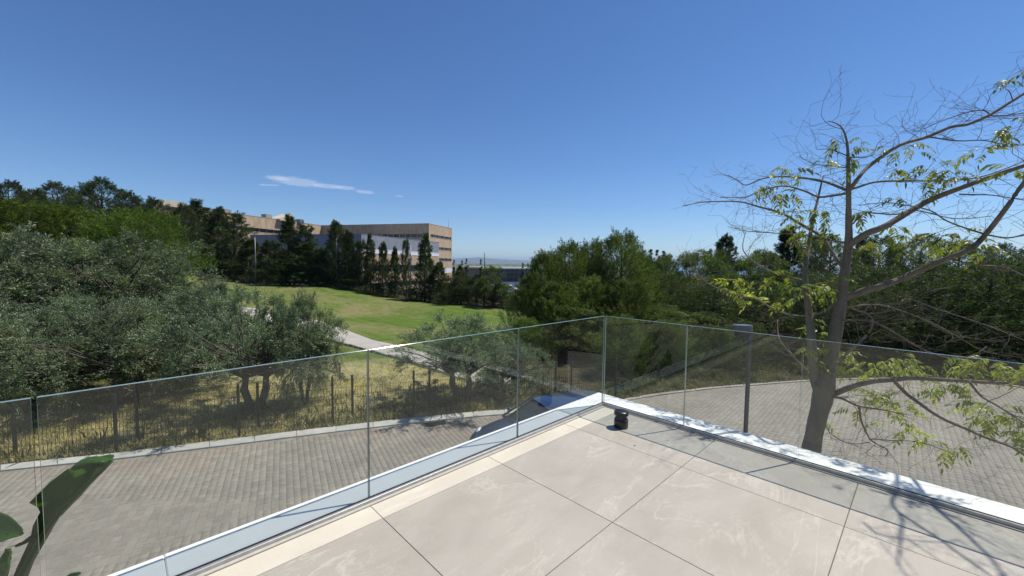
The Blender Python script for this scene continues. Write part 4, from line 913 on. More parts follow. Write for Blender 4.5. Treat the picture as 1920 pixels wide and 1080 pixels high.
trace('limb', [(1552, 748), (1566, 738), (1598, 725), (1631, 716), (1675, 712), (1708, 709), (1752, 711), (1806, 714), (1872, 718), (1925, 716)], 4.45, 3.5, 6.6, 3.2, k=8, ext=[atd(2060, 700, 3.2)])
trace('limb', [(1675, 712), (1697, 736), (1723, 756), (1762, 782), (1806, 802), (1850, 821), (1894, 837), (1925, 856)], 4.1, 3.2, 3.8, 2.6, ext=[atd(2030, 930, 3.0)])
trace('branch', [(1817, 715), (1839, 742), (1872, 762), (1925, 795)], 3.75, 3.4, 2.6, 1.4, ext=[atd(2000, 830, 3.2)])
trace('branch', [(1555, 742), (1580, 748), (1609, 761), (1657, 769), (1697, 777)], 4.45, 4.2, 3, .9, M_TWIG)
trace('branch', [(1611, 761), (1614, 786), (1625, 812), (1636, 828), (1664, 843), (1660, 856)], 4.3, 4.2, 2.4, .8, M_TWIG)
trace('branch', [(1629, 823), (1650, 824), (1671, 826), (1719, 828), (1762, 841), (1789, 852)], 4.2, 4.0, 1.3, .6, M_TWIG, 5)
trace('branch', [(1550, 801), (1560, 815), (1587, 830), (1610, 832), (1631, 829)], 4.2, 4.2, .8, 1, M_TWIG, 5)
trace('branch', [(1590, 358), (1547, 341), (1508, 334), (1466, 331), (1430, 335), (1400, 347), (1385, 340), (1365, 328)], 4.5, 5.5, 3.2, .8)
trace('branch', [(1590, 362), (1560, 367), (1534, 369), (1508, 358), (1480, 350), (1456, 350), (1420, 360), (1397, 370), (1350, 370)], 4.5, 5.4, 2.8, .7)
trace('branch', [(1580, 500), (1564, 479), (1540, 444), (1494, 416), (1466, 400), (1424, 388), (1383, 378), (1320, 379), (1290, 384), (1281, 386)], 4.5, 5.6, 4.2, .7)
trace('branch', [(1516, 535), (1503, 526), (1470, 517), (1443, 508), (1415, 492), (1393, 468), (1398, 435)], 4.7, 5.3, 2.6, .7)
trace('branch', [(1572, 560), (1556, 577), (1531, 589), (1496, 593), (1454, 582), (1419, 561), (1387, 555), (1356, 545), (1320, 526), (1296, 498), (1290, 470)], 4.5, 5.5, 3, .6)
trace('branch', [(1562, 700), (1574, 683), (1587, 664), (1609, 644), (1629, 624), (1637, 600), (1625, 588), (1612, 582)], 4.4, 4.1, 4.2, 1)
trace('branch', [(1578, 602), (1600, 600), (1637, 603), (1690, 631), (1725, 652), (1760, 666), (1792, 673), (1830, 663), (1850, 650)], 4.4, 3.9, 2.6, .8)
trace('branch', [(1583, 580), (1620, 572), (1665, 575), (1742, 603), (1795, 631), (1838, 656), (1870, 664)], 4.5, 4.0, 2.2, .7)
trace('branch', [(1536, 735), (1531, 723), (1514, 698), (1489, 670), (1461, 635), (1458, 600)], 4.5, 5.0, 4.5, .9)
trace('branch', [(1593, 356), (1612, 350), (1644, 341), (1704, 339), (1766, 339), (1826, 334), (1870, 322), (1925, 300)], 4.5, 4.2, 2.4, 1)
trace('branch', [(1588, 292), (1557, 280), (1533, 280), (1530, 275)], 4.5, 4.5, 1.3, .5, M_TWIG)
trace('branch', [(1590, 295), (1634, 292), (1645, 270), (1658, 259)], 4.5, 4.6, 1.3, .5, M_TWIG)
trace('branch', [(1589, 315), (1560, 311), (1529, 308), (1510, 300), (1498, 292)], 4.5, 4.3, 1.3, .5, M_TWIG)
trace('branch', [(1745, 257), (1794, 264), (1843, 263), (1880, 270), (1925, 270)], 4.2, 4.0, 1.5, .9, M_TWIG)
trace('branch', [(1857, 216), (1843, 207), (1808, 212), (1756, 231), (1740, 238), (1725, 249)], 4.1, 4.2, 1.4, .5, M_TWIG)
trace('branch', [(1857, 217), (1890, 216), (1925, 211)], 4.1, 4.0, 1.2, .9, M_TWIG)
trace('branch', [(1850, 440), (1808, 427), (1773, 413), (1745, 395), (1700, 385), (1660, 380), (1610, 385)], 3.9, 4.2, 2, .7)
trace('branch', [(1850, 440), (1890, 446), (1925, 438)], 3.9, 3.7, 2, 1.4)
trace('branch', [(1798, 364), (1830, 365), (1861, 366), (1925, 376)], 4.1, 3.9, 1.6, .9, M_TWIG)
trace('branch', [(1588, 575), (1630, 588), (1680, 578), (1700, 560), (1760, 580), (1850, 610), (1925, 640)], 4.5, 3.6, 2, .8)
trace('branch', [(1588, 430), (1620, 400), (1634, 399), (1680, 402), (1720, 395), (1790, 410), (1860, 405)], 4.5, 4.1, 1.8, .7)
trace('branch', [(1778, 484), (1830, 497), (1880, 500), (1925, 520)], 4.0, 3.7, 2, 1)
trace('branch', [(1587, 455), (1556, 450), (1500, 440), (1450, 437), (1400, 433), (1365, 425)], 4.5, 5.4, 1.6, .5, M_TWIG)
trace('branch', [(1899, 189), (1893, 172), (1885, 165), (1893, 150)], 4.0, 4.1, 1, .5, M_TWIG)
# limbs that carry on above the terrace, beyond the frame
def wl(pts, r0, r1, name='branch'):
    P = [L_(p) for p in pts]; R = [r0+(r1-r0)*i/(len(P)-1) for i in range(len(P))]; P, R = smooth(P, R, 4); MB().tube(P, R, 6).build(name, M_BARK, bt, True); LIMBS.append((P, R))
e1 = atd(2060, 700, 3.2)
wl([e1, e1+np.array([.25, -.45, .12]), e1+np.array([.35, -.95, .22]), e1+np.array([.2, -1.4, .2])], .013, .004)
wl([e1+np.array([.1, -.2, .06]), e1+np.array([.0, -.6, .35]), e1+np.array([-.1, -.9, .6])], .008, .003)
wl([SH(*q, 3.0) for q in ((1682, 889), (1683, 919), (1672, 941), (1687, 965), (1692, 987), (1687, 1017), (1683, 1060))], .013, .005)
wl([SH(*q, 3.0) for q in ((1687, 962), (1725, 987), (1766, 1014), (1806, 1044), (1858, 1079), (1930, 1120))], .011, .005)
wl([SH(*q, 2.6) for q in ((1740, 940), (1763, 960), (1793, 984), (1871, 1025))], .008, .004)
wl([SH(*q, 3.0) for q in ((1619, 979), (1644, 1000), (1684, 1009), (1763, 1017), (1798, 1011))], .007, .004)
wl([SH(*q, 3.0) for q in ((1700, 1010), (1730, 1030), (1760, 1050))], .005, .003)
e2 = atd(2010, 240, 3.3); wl([e2, e2+np.array([.3, -.3, .35]), e2+np.array([.5, -.8, .55])], .014, .004)
# twigs
tr_ = random.Random(21); TW = MB(); TIPS = []
def twig(p, d, L, r, lvl):
    pts = [Vector(p)]; rr_ = [r]; n = max(3, int(L/.07)); cur = Vector(p); dd = Vector(d).normalized()
    kids = []
    for i in range(n):
        dd = (dd+Vector((tr_.gauss(0, .26), tr_.gauss(0, .26), tr_.gauss(.02, .13)))).normalized(); cur = cur+dd*(L/n); pts.append(cur.copy()); rr_.append(max(.0011, r*(1-(i+1)/n*.75)))
        if lvl < 2 and tr_.random() < (.42 if lvl == 0 else .28): kids.append((cur.copy(), dd.copy(), rr_[-1]))
    TW.tube(pts, rr_, 4 if lvl else 5, False); TIPS.append(cur.copy())
    for q, e, rk in kids:
        s = Vector((tr_.gauss(0, 1), tr_.gauss(0, 1), tr_.gauss(.2, .6))).normalized(); twig(q, e*.5+s, L*tr_.uniform(.3, .6), max(.0013, rk*.7), lvl+1)
for P, R in LIMBS:
    for i in range(2, len(P)):
        seg = Vector(P[i])-Vector(P[i-1])
        if R[i] > .05: continue
        for _ in range(2):
            if tr_.random() < min(1, seg.length*(3.4 if R[i] > .018 else 6.4)):
                s = Vector((tr_.gauss(0, 1), tr_.gauss(0, 1), tr_.gauss(.08, .42))).normalized()
                twig(P[i], s+seg.normalized()*.5, tr_.uniform(.15, .62), min(R[i]*.5, tr_.uniform(.002, .0036)), 0)
tag(TW.build('twigs', M_TWIG, bt), kind='stuff')
# compound leaves
def leafmesh(seed, n=9, Lr=.24):
    r_ = random.Random(seed); v = []; f = []
    pts = [(Lr*t, 0, .04*math.sin(t*3)-.09*t*t) for t in [i/6 for i in range(7)]]
    b = MB().tube(pts, .0016, 3, False); v = b.v; f = b.f
    for k in range(n):
        t = .25+.75*(k//2)/((n-1)//2); s = 1 if k % 2 else -1
        if k == n-1: s = 0
        t = min(1, t); o_ = Vector((Lr*t, 0, .04*math.sin(t*3)-.09*t*t)); d_ = Vector((.55+r_.uniform(-.2, .2), s*.8, -.55+r_.uniform(-.35, .25))).normalized()
        L = .085*r_.uniform(.8, 1.15)*(1-.15*abs(t-.6)); w_ = .013*r_.uniform(.85, 1.2)*1.1; sd = d_.cross(Vector((0, 0, 1))).normalized(); up_l = sd.cross(d_)
        m0 = len(v); ctr = [o_, o_+d_*L*.35-up_l*.0, o_+d_*L*.72-Vector((0, 0, .006)), o_+d_*L-Vector((0, 0, .018))]
        fold = Vector((0, 0, .004))
        v += [tuple(ctr[0]), tuple(ctr[1]+sd*w_+fold), tuple(ctr[1]), tuple(ctr[1]-sd*w_+fold), tuple(ctr[2]+sd*w_*.85+fold), tuple(ctr[2]), tuple(ctr[2]-sd*w_*.85+fold), tuple(ctr[3])]
        f += [(m0, m0+2, m0+1), (m0, m0+3, m0+2), (m0+1, m0+2, m0+5, m0+4), (m0+2, m0+3, m0+6, m0+5), (m0+4, m0+5, m0+7), (m0+5, m0+6, m0+7)]
    return mesh('leaf', v, f, M_TREELEAF, False)
LM = [leafmesh(i, (9, 11, 9, 7)[i], (.22, .25, .2, .17)[i]) for i in range(4)]
SP = [(1566,270,3,14),(1613,277,3,16),(1669,284,3,16),(1717,284,3,14),(1730,275,1,8),(1885,161,2,6),(1916,146,2,6),(1864,259,2,10),(1895,249,2,6),(1822,294,2,6),(1843,292,2,8),(1773,320,2,8),(1691,325,3,12),(1749,330,9,24),(1808,340,4,14),(1902,322,4,14),
 (1449,358,9,20),(1417,358,3,10),(1477,367,4,10),(1466,320,2,8),(1484,327,3,10),(1540,311,2,8),(1487,378,2,8),(1533,397,4,12),(1599,304,2,8),(1490,405,4,14),(1505,425,7,22),(1520,445,8,24),(1545,430,4,14),(1500,450,4,18),(1676,378,2,10),(1752,371,2,10),
 (1676,428,3,12),(1690,455,8,26),(1730,465,9,28),(1775,460,9,26),(1800,450,6,20),(1830,470,3,14),(1609,406,3,12),(1447,529,6,20),(1370,543,5,16),(1401,564,5,18),(1385,530,3,12),(1510,547,8,18),(1542,550,8,18),(1447,571,4,14),(1479,571,4,12),(1528,617,4,12),(1540,630,3,10),(1515,655,4,12),(1531,688,4,12),
 (1578,668,5,12),(1572,685,3,10),(1640,688,6,18),(1620,700,3,12),(1693,680,5,16),(1725,696,6,18),(1700,705,3,10),(1813,686,6,18),(1806,704,5,16),(1869,688,5,14),(1897,702,6,18),(1915,690,4,12),(1637,742,7,18),(1665,754,6,16),(1693,770,5,14),(1771,724,6,18),(1760,735,3,10),(1827,768,6,16),(1845,790,5,14),(1883,779,5,14),(1905,790,3,10),(1911,816,6,14),(1707,812,6,14),(1736,830,3,8),(1780,846,4,8),(1633,800,2,6),(1602,775,2,6),(1550,800,1,3),(1580,528,3,12),(1600,470,4,20),(1640,470,4,20)]
k = 0
allp = [(Vector(p), r) for P, R in LIMBS for p, r in zip(P, R)]+[(t, .002) for t in TIPS]
for (px_, py_, h_, n) in ((1720, 930, 3.0, 5), (1745, 945, 3.0, 5), (1700, 925, 3.0, 3), (1600, 905, 2.6, 0)):
    for _ in range(n):
        o = ob('leaf', LM[tr_.randrange(4)], bt); o.location = L_(SH(px_+tr_.gauss(0, 8), py_+tr_.gauss(0, 5), h_)); o.rotation_euler = (tr_.gauss(0, .35), tr_.gauss(.15, .4), tr_.uniform(0, 6.28)); o.scale = (.9,)*3; k += 1
LV = []; LF = []
for px, py, n, s in sorted(SP, key=lambda q: -q[1]):
    for _ in range(int(n*(1.7 if py > 640 else 1.25)+.5)):
        qx, qy = px+tr_.gauss(0, s*.6), py+tr_.gauss(0, s*.4); d_ = (4.5+max(0, 1560-px)/270*1.0 if px < 1650 else 4.5-(px-1650)/270*.8)+tr_.gauss(0, .12)
        p = Vector(L_(atd(qx, qy-4, d_))); near = min(allp, key=lambda a: (a[0]-p).length_squared)[0]
        if (near-p).length > .07:
            TW2 = MB().tube([near, near*.5+p*.5+Vector((0, 0, .02)), p], .0014, 3, False) if (near-p).length < .5 else None
            if TW2 and k % 3 == 0: TW2.build('branch', M_TWIG, bt)
            elif (near-p).length > .16: p = near+(p-near)*.16/(near-p).length
        me_ = LM[tr_.randrange(4)]; e_ = (tr_.gauss(0, .35), tr_.gauss(.15, .4), tr_.uniform(0, 6.28)); sc = tr_.uniform(.52, .88)
        if k < 292: o = ob('leaf', me_, bt); o.location = p; o.rotation_euler = e_; o.scale = (sc,)*3
        else:
            from mathutils import Euler
            M_ = Matrix.LocRotScale(p, Euler(e_), Vector((sc,)*3)); n0 = len(LV); LV += [tuple(M_@v.co) for v in me_.vertices]; LF += [tuple(i+n0 for i in q.vertices) for q in me_.polygons]
        k += 1
if LV: tag(ob('leaves', mesh('leaves', LV, LF, M_TREELEAF), bt), kind='stuff')

# ================================================================ LAMP
lp = atd(1404, 612, 7.0); zt = lp[2]
la = thing('street_lamp', 'dark grey square post lamp with a flat oval head facing left, beyond the right balustrade', 'street lamp', (lp[0], lp[1], ZG), math.atan2(RH[1], RH[0])+math.pi+.1)
H_ = zt-ZG+.02
MB().bbox((-.026, -.024, 0), (.026, .024, H_-.10), .006).build('post', M_POST, la, loc=(-.03, 0, 0))
MB().bbox((-.13, -.13, 0), (.13, .13, .02), .005).build('base_plate', M_POST, la, loc=(-.03, 0, 0))
hd = MB(); prof = []
for i in range(28):
    t = 2*math.pi*i/28; x = math.cos(t); y = math.sin(t); prof.append((.115+.175*x, .11*y*(1 if x > 0 else 1)))
hd.prism(prof, H_-.098, H_-.01); hd.prism([(a*.9+.014, b*.88) for a, b in prof], H_-.0095, H_+.006)
hd.build('lamp_head', flat('lamp_head_paint', (.13, .14, .155), .4, .3, var=.1), la)
MB().box((.07, -.06, H_-.19), (.22, .06, H_-.0985)).build('lens', M_BLACK, la)
# second dark thin post seen above it
pq = atd(1386, 640, 24); l2 = thing('street_lamp', 'thin black lamp post with small head, far behind the nearer lamp', 'street lamp', (pq[0], pq[1], h1(pq[0], pq[1])))
t2 = atd(1386, 584, 24)[2]-h1(pq[0], pq[1]); MB().tube([(0, 0, 0), (0, 0, t2)], .06, 8).build('post', M_BLACK, l2); MB().lathe([(.05, t2+.001), (.13, t2+.03), (.13, t2+.07), (.02, t2+.09)], 14).build('lamp_head', M_STEEL, l2)

# ================================================================ CAR
M_CAR = NT('blue_grey_car_paint'); M_CAR.p.inputs['Base Color'].default_value = (.028, .05, .11, 1); M_CAR.p.inputs['Metallic'].default_value = .25; M_CAR.p.inputs['Roughness'].default_value = .24
M_CAR.p.inputs['Coat Weight'].default_value = .9; M_CAR.p.inputs['Coat Roughness'].default_value = .05; M_CAR = M_CAR.m
M_CGL = flat('car_glass', (.02, .026, .03), .06); M_TYRE = flat('tyre', (.02, .02, .02), .85); M_RIM = flat('wheel_rim', (.4, .41, .42), .3, .8); M_HL = flat('headlight_lens', (.55, .58, .6), .1); M_PLATE = flat('plate', (.75, .75, .72), .5)
M_WCAR = flat('white_car_paint', (.78, .79, .8), .25, var=.02)
def car(name, label, cat, pos, heading, paint, L=4.1, W=1.76, H=1.50, van=False):
    o = thing(name, label, cat, pos, heading)
    # stations along x (front positive): x, half width, z of shoulder line, z of crown
    st = [(-.5, .70, .62, .66), (-.485, .80, .72, .80), (-.45, .90, .86, .92), (-.38, .97, .93, .99), (-.2, 1, .95, .985), (0, 1, .94, .975), (.18, 1, .92, .96), (.27, .98, .86, .93), (.38, .94, .76, .86), (.455, .86, .66, .74), (.49, .74, .56, .62), (.5, .62, .50, .54)]
    b = MB(); rows = []; nz = 12
    for x, wf, zs_, zc in st:
        w2 = W/2*wf; row = []
        for y, z in [(-w2*.86, .20), (-w2*.97, .30), (-w2, .46), (-w2*.99, zs_*.82), (-w2*.93, zs_), (-w2*.5, zc), (0, zc+.012), (w2*.5, zc), (w2*.93, zs_), (w2*.99, zs_*.82), (w2, .46), (w2*.97, .30), (w2*.86, .20)]:
            row.append(len(b.v)); b.v.append((x*L, y, z))
        rows.append(row)
    for a, c in zip(rows, rows[1:]):
        for i in range(len(a)-1): b.f.append((a[i], a[i+1], c[i+1], c[i]))
        b.f.append((a[-1], a[0], c[0], c[-1]))
    b.f.append(tuple(rows[0])); b.f.append(tuple(reversed(rows[-1])))
    me_ = mesh('body', b.v, b.f, paint, True); bo = ob('body', me_, o); ms = bo.modifiers.new('s', 'SUBSURF'); ms.levels = ms.render_levels = 2
    # greenhouse: lofted glass body with painted roof on top
    gs = [(.235, .80, .93), (.06, .70, H-.085), (-.02, .69, H-.03), (-.2, .68, H-.01), (-.36, .66, H-.06), (-.455, .70, .98 if not van else H-.2)]
    low_ = [(.27, .84), (.08, .86), (0, .865), (-.2, .865), (-.38, .84), (-.475, .74)]
    V_ = []; 
    for (x, wf), (xt, wt, zt_) in zip(low_, gs): V_ += [(x*L, -W/2*wf*1.02, .90), (xt*L, -W/2*wt, zt_-.02), (xt*L, W/2*wt, zt_-.02), (x*L, W/2*wf*1.02, .90)]
    F_g = []
    for i in range(5):
        a = i*4; c = a+4; F_g += [(a, a+1, c+1, c), (a+1, a+2, c+2, c+1), (a+2, a+3, c+3, c+2)]
    F_g += [(0, 3, 2, 1), (20, 21, 22, 23)]
    g_ = ob('windows', mesh('windows', V_, F_g, M_CGL, False), o)
    rf = MB(); rw = []
    for x, wf, z in [(.075, .71, H-.10), (.05, .72, H-.075), (-.02, .72, H-.022), (-.2, .71, H), (-.34, .69, H-.04), (-.40, .66, H-.085)]:
        r_ = []
        for y, dz in ((-1, -.055), (-.97, -.012), (-.6, .012), (0, .022), (.6, .012), (.97, -.012), (1, -.055)): r_.append(len(rf.v)); rf.v.append((x*L, y*W/2*wf, z+dz))
        rw.append(r_)
    for a, c in zip(rw, rw[1:]):
        for i in range(6): rf.f.append((a[i], a[i+1], c[i+1], c[i]))
    ro = ob('roof', mesh('roof', rf.v, rf.f, paint, True), o); ms = ro.modifiers.new('s', 'SUBSURF'); ms.levels = ms.render_levels = 2
    ps = MB()
    for s in (-1, 1):
        for (x0, z0, w0), (x1, z1, w1) in (((.268, .90, .86), (.07, H-.08, .715)), ((-.02, .90, .885), (-.03, H-.03, .715)), ((-.25, .90, .885), (-.24, H-.02, .705)), ((-.45, .92, .78), (-.36, H-.06, .69))):
            ps.tube([(x0*L, s*W/2*w0, z0), (x1*L, s*W/2*w1, z1)], .028, 6)
    ps.build('pillars', paint, o)
    for sx in (.31, -.30):
        for s in (-1, 1):
            wl_ = ob('wheel', mesh('wheel', *(lambda q: (q.v, q.f))(MB().lathe([(.20, -.10), (.30, -.105), (.325, -.06), (.325, .06), (.30, .105), (.20, .10)], 28)), M_TYRE, True), o); wl_.location = (sx*L, s*(W/2-.13), .325); wl_.rotation_euler = (math.pi/2, 0, 0)
            rim = MB().lathe([(.20, -.085), (.205, 0), (.20, .085)], 20); 
            rim.build('rim', M_RIM, wl_, True)
    for s in (-1, 1):
        b = MB().lathe([(.02, -.10), (.09, -.06), (.12, 0), (.09, .05), (.02, .07)], 14); e = b.build('headlight', M_HL, o, True); e.location = (L*.435, s*W*.335, .665); e.rotation_euler = (0, 1.05, s*.45); e.scale = (.9, 1.5, .8)
        b = MB().lathe([(.01, -.09), (.07, -.05), (.085, 0), (.07, .05), (.01, .07)], 12); e = b.build('mirror', paint, o, True); e.location = (L*.20, s*(W/2+.09), .98); e.scale = (.7, 1.25, .85)
        MB().box((.03*L, s*W/2*1.0-.006, .80), (.07*L, s*W/2*1.0+.012, .83)).build('door_handle', M_BLACK, o)
    MB().box((L*.497, -.24, .36), (L*.503, .24, .46)).build('number_plate', M_PLATE, o)
    gr = MB()
    for k_ in range(4): gr.box((L*.488, -.32, .47+k_*.028), (L*.502, .32, .482+k_*.028))
    gr.build('grille', M_BLACK, o)
    for s in (-.35, .25): MB().tube([(L*.262, s, .955), (L*.245, s+.25, .985), (L*.225, s+.55, 1.0)], .009, 5).build('wiper', M_BLACK, o)
    return o
hdg = np.array([-.40, -.917]); fr = atd(896, 812, 9.1); cx_, cy_ = fr[0]-hdg[0]*1.92, fr[1]-hdg[1]*1.92
car('parked_car', 'blue grey hatchback on the brick paving, half hidden by the parapet', 'car', (cx_, cy_, ZG), math.atan2(hdg[1], hdg[0]), M_CAR, L=4.0, W=1.74, H=1.44)
p = atd(957, 545, 82); car('parked_car', 'white car parked in front of the glass hall, seen over the hedge', 'car', (p[0], p[1], atd(957, 548, 82)[2]), math.atan2(FH[1], FH[0])-1.9, M_WCAR, van=True)

# ================================================================ BANANA PLANT
bp0 = atd(20, 1010, 2.9)
bpl = thing('banana_plant', 'large leaved banana plant outside the balustrade at the lower left, one leaf torn and folded', 'plant', (bp0[0]-.35, bp0[1]-.2, ZG))
bo0 = np.array([bp0[0]-.35, bp0[1]-.2, ZG])
MB().tube([(0, 0, 0), (.02, 0, .9), (.05, .05, 1.7)], [.12, .10, .07], 12).build('stem', M_BANANA, bpl, True)
def bleaf(mid, half, fold, cuts=(), curl=0, name='leaf', fd=None):
    """mid: 3-D midrib points (local), half: (left,right) half widths per point, fold: how far the blade halves lift"""
    P, R = smooth(mid, [1]*len(mid), 6); n = len(P); P = np.array(P); hl = np.interp(np.linspace(0, 1, n), np.linspace(0, 1, len(half)), [h[0] for h in half]); hr = np.interp(np.linspace(0, 1, n), np.linspace(0, 1, len(half)), [h[1] for h in half])
    V_ = []; F_b = []; K = 5
    for i in range(n):
        t = P[min(i+1, n-1)]-P[max(i-1, 0)]; t /= np.linalg.norm(t); s = np.cross(t, np.array(fd if fd is not None else (0, 0, 1.))); s /= np.linalg.norm(s); u = np.cross(s, t)
        for j in range(-K, K+1):
            q = abs(j)/K; w_ = (hl if j < 0 else hr)[i]; sg_ = -1 if j < 0 else 1
            V_.append(P[i]+s*sg_*w_*q*math.cos(fold*(.4+.6*q))+u*w_*q*math.sin(fold*(.4+.6*q))+u*.006*math.sin(i*2.1+j))
    m_ = 2*K+1
    for i in range(n-1):
        for j in range(2*K):
            if any(a <= i/(n-1) < b and (j < K) == lf for a, b, lf in cuts): continue
            F_b.append((i*m_+j, i*m_+j+1, (i+1)*m_+j+1, (i+1)*m_+j))
    o = ob(name, mesh(name, V_, F_b, M_BANANA, True), bpl)
    so_ = o.modifiers.new('t', 'SOLIDIFY'); so_.thickness = .003
    MB().tube([tuple(p-np.array([0, 0, .004])) for p in P], [.016*(1-.8*i/n) for i in range(n)], 8).build('midrib', M_BANANA, o, True); return o
def lo(px, py, d): return tuple(atd(px, py, d)-bo0)
# big torn leaf: outline follows the photographed leaf, blade standing upright to the left of its rib
mid = [(.05, .05, 1.7), lo(20, 1110, 2.9), lo(60, 1030, 2.85), lo(95, 965, 2.8), lo(140, 910, 2.75), (lo(185, 876, 2.72)), lo(207, 859, 2.7)]
def torn():
    ribs = [(18, 1120), (45, 1068), (72, 1018), (90, 990), (110, 965), (128, 944), (146, 926), (163, 908), (180, 892), (196, 877), (209, 862)]
    edge = [(10, 1118), (30, 1062), (58, 1010), (64, 985), (72, 962), (70, 952), (58, 941), (92, 905), (124, 881), (141, 895), (143, 868)]
    V_ = []; F_b = []; K = 6; n = len(ribs)
    for i in range(n):
        a = np.array(lo(*ribs[i], 2.86-.014*i)); b_ = np.array(lo(*edge[i], 2.98-.014*i))
        for j in range(K+1):
            t = j/K; p = a*(1-t)+b_*t; p = p+FH*(.10*math.sin(t*math.pi)+.012*math.sin(i*1.9+j)); V_.append(p)
    m_ = K+1
    for i in range(n-1):
        for j in range(K): F_b.append((i*m_+j, (i+1)*m_+j, (i+1)*m_+j+1, i*m_+j+1))
    # rolled tip
    tip0 = len(V_); tr1 = [(143, 868), (152, 862), (165, 857), (180, 855), (197, 856), (209, 860)]; tr0 = [(150, 880), (158, 876), (170, 872), (186, 868), (200, 866), (209, 862)]
    for i, (a, b_) in enumerate(zip(tr0, tr1)):
        A0 = np.array(lo(*a, 2.72)); B0 = np.array(lo(*b_, 2.76))
        for j in range(5): t = j/4; V_.append(A0*(1-t)+B0*t-FH*.05*math.sin(t*math.pi))
    for i in range(5):
        for j in range(4): F_b.append((tip0+i*5+j, tip0+(i+1)*5+j, tip0+(i+1)*5+j+1, tip0+i*5+j+1))
    o = ob('leaf', mesh('leaf', V_, F_b, M_BANANA, True), bpl); o['label'] = 'torn folded leaf with rolled tip'
    so_ = o.modifiers.new('t', 'SOLIDIFY'); so_.thickness = .003
    P, R = smooth([(.05, .05, 1.7)]+[np.array(lo(*q, 2.855-.014*i)) for i, q in enumerate(ribs)], [.02]+[.020-.0014*i for i in range(n)], 3); MB().tube(P, R, 10).build('midrib', M_BANANA, o, True)
    # narrow strip of the other half, folded back along the rib
    V_ = []; rb = ribs[4:]
    for i, q in enumerate(rb):
        a = np.array(lo(q[0]+1, q[1]+1, 2.79-.014*i)); c = np.array(lo(q[0]+3+2*math.sin(i), q[1]+5, 2.90-.014*i)); V_ += [a, (a+c)/2+FH*.01, c]
    F_b = [(i*3+j, i*3+j+1, (i+1)*3+j+1, (i+1)*3+j) for i in range(len(rb)-1) for j in range(2)]
    ob('blade_fold', mesh('blade_fold', V_, F_b, M_BANANA, True), o)
torn()
MB().tube([lo(62, 1003, 2.85), lo(40, 1018, 2.84), lo(18, 1026, 2.83)], [.008, .004, .002], 5).build('torn_strip', M_BANANA, bpl, True)
bleaf([lo(70, 1002, 2.85), lo(50, 1015, 2.84), lo(30, 1024, 2.82)], [(.02, .02), (.03, .03), (.012, .012)], .3)
bleaf([(.05, .05, 1.7), lo(-90, 1130, 2.7), lo(-80, 1040, 2.65), lo(-45, 1005, 2.62), lo(0, 1000, 2.6), lo(42, 1001, 2.58)], [(.02, .02), (.05, .05), (.13, .12), (.15, .14), (.10, .10), (.01, .01)], .35, fd=(.3, -.5, .8))
bleaf([(.05, .05, 1.7), lo(-20, 1140, 2.5), lo(10, 1085, 2.45), lo(20, 1030, 2.45)], [(.02, .02), (.08, .08), (.10, .10), (.03, .03)], .4, fd=(.3, -.5, .8))
bleaf([(.05, .05, 1.7), lo(60, 1190, 2.5), lo(110, 1105, 2.5), lo(150, 1075, 2.5)], [(.02, .02), (.07, .07), (.05, .05), (.01, .01)], .4, fd=(.3, -.5, .8))

# ================================================================ DARK COURT BEHIND THE CORNER (shaded asphalt, rail)
ay = [atd(905, 735, 17.5), atd(1120, 735, 17.5), atd(1120, 690, 20), atd(905, 690, 20)]
rl = thing('handrail', 'black tubular handrail in the shade behind the bent olive', 'railing')
pA, pB = gxy(962, 18.5), gxy(1012, 17.2); za, zb_ = h1(*pA), h1(*pB)
for pq_, z_ in ((pA, za), (pB, zb_)): MB().tube([(*pq_, z_-.05), (*pq_, z_+1.0)], .028, 8).build('post', M_BLACK, rl)
for hz in (.55, 1.0): MB().tube([(*pA, za+hz), (*pB, zb_+hz)], .024, 8).build('rail', M_BLACK, rl)

# ================================================================ SEA, HILLS, CLOUDS
t = NT('sea_water'); pos = worldpos(t); t.l(t.ramp(t.noise(pos, .002, 4), [(.3, (.02, .05, .09)), (.7, (.03, .07, .12))]), t.p.inputs['Base Color']); t.p.inputs['Roughness'].default_value = .35; t.bump(t.noise(pos, .3, 3), .2, .3)
sv = [(CAM[0]+45000*math.cos(a), CAM[1]+45000*math.sin(a), -42.) for a in np.linspace(0, 2*math.pi, 64, endpoint=False)]
tag(ob('sea', mesh('sea', sv, [tuple(range(64))], t.m)), kind='structure')
M_HILL = flat('far_scrub', (.10, .115, .07), .95, var=.35, scale=.004); rh = np.random.RandomState(9)
def hills(px0, px1, d, top, name='hill', amp=1.):
    n = 90; V_ = []; F_h = []
    prof = np.interp(np.linspace(0, 1, n), np.linspace(0, 1, len(top)), top)+np.convolve(rh.normal(size=n+8), np.ones(9)/9, 'valid')*1.6*amp
    for i in range(n):
        px = px0+(px1-px0)*i/(n-1)
        for j, (dd_, k_) in enumerate(((-.16, 0), (-.10, .35), (-.045, .78), (0, 1), (.06, .7), (.16, 0))):
            p = gxy(px, d*(1+dd_)); ztop = atd(px, prof[i], d)[2]; z0 = -60; V_.append((p[0], p[1], z0+(ztop-z0)*k_*(1+.12*math.sin(i*.9+j*2)*(0 < k_ < 1))))
    for i in range(n-1):
        for j in range(5): F_h.append((i*6+j, (i+1)*6+j, (i+1)*6+j+1, i*6+j+1))
    return tag(ob(name, mesh(name, V_, F_h, M_HILL, True)), kind='structure')
hills(560, 1500, 16000, [490, 488, 487, 484, 487, 482, 487, 491, 488, 485, 488, 493, 490, 491, 495])
hills(955, 1200, 700, [498, 493, 490, 491, 494, 499], amp=.6)
hills(780, 1010, 1500, [496, 495, 494, 495, 495, 497], amp=.4)
t = NT('cloud_vapour'); t.t.nodes.remove(t.p); tc = t.n('TexCoord').outputs['Object']
nz = t.noise(t.map(tc, (1.6, 3.4, 1)), 2.4, 9, .7, .9); 
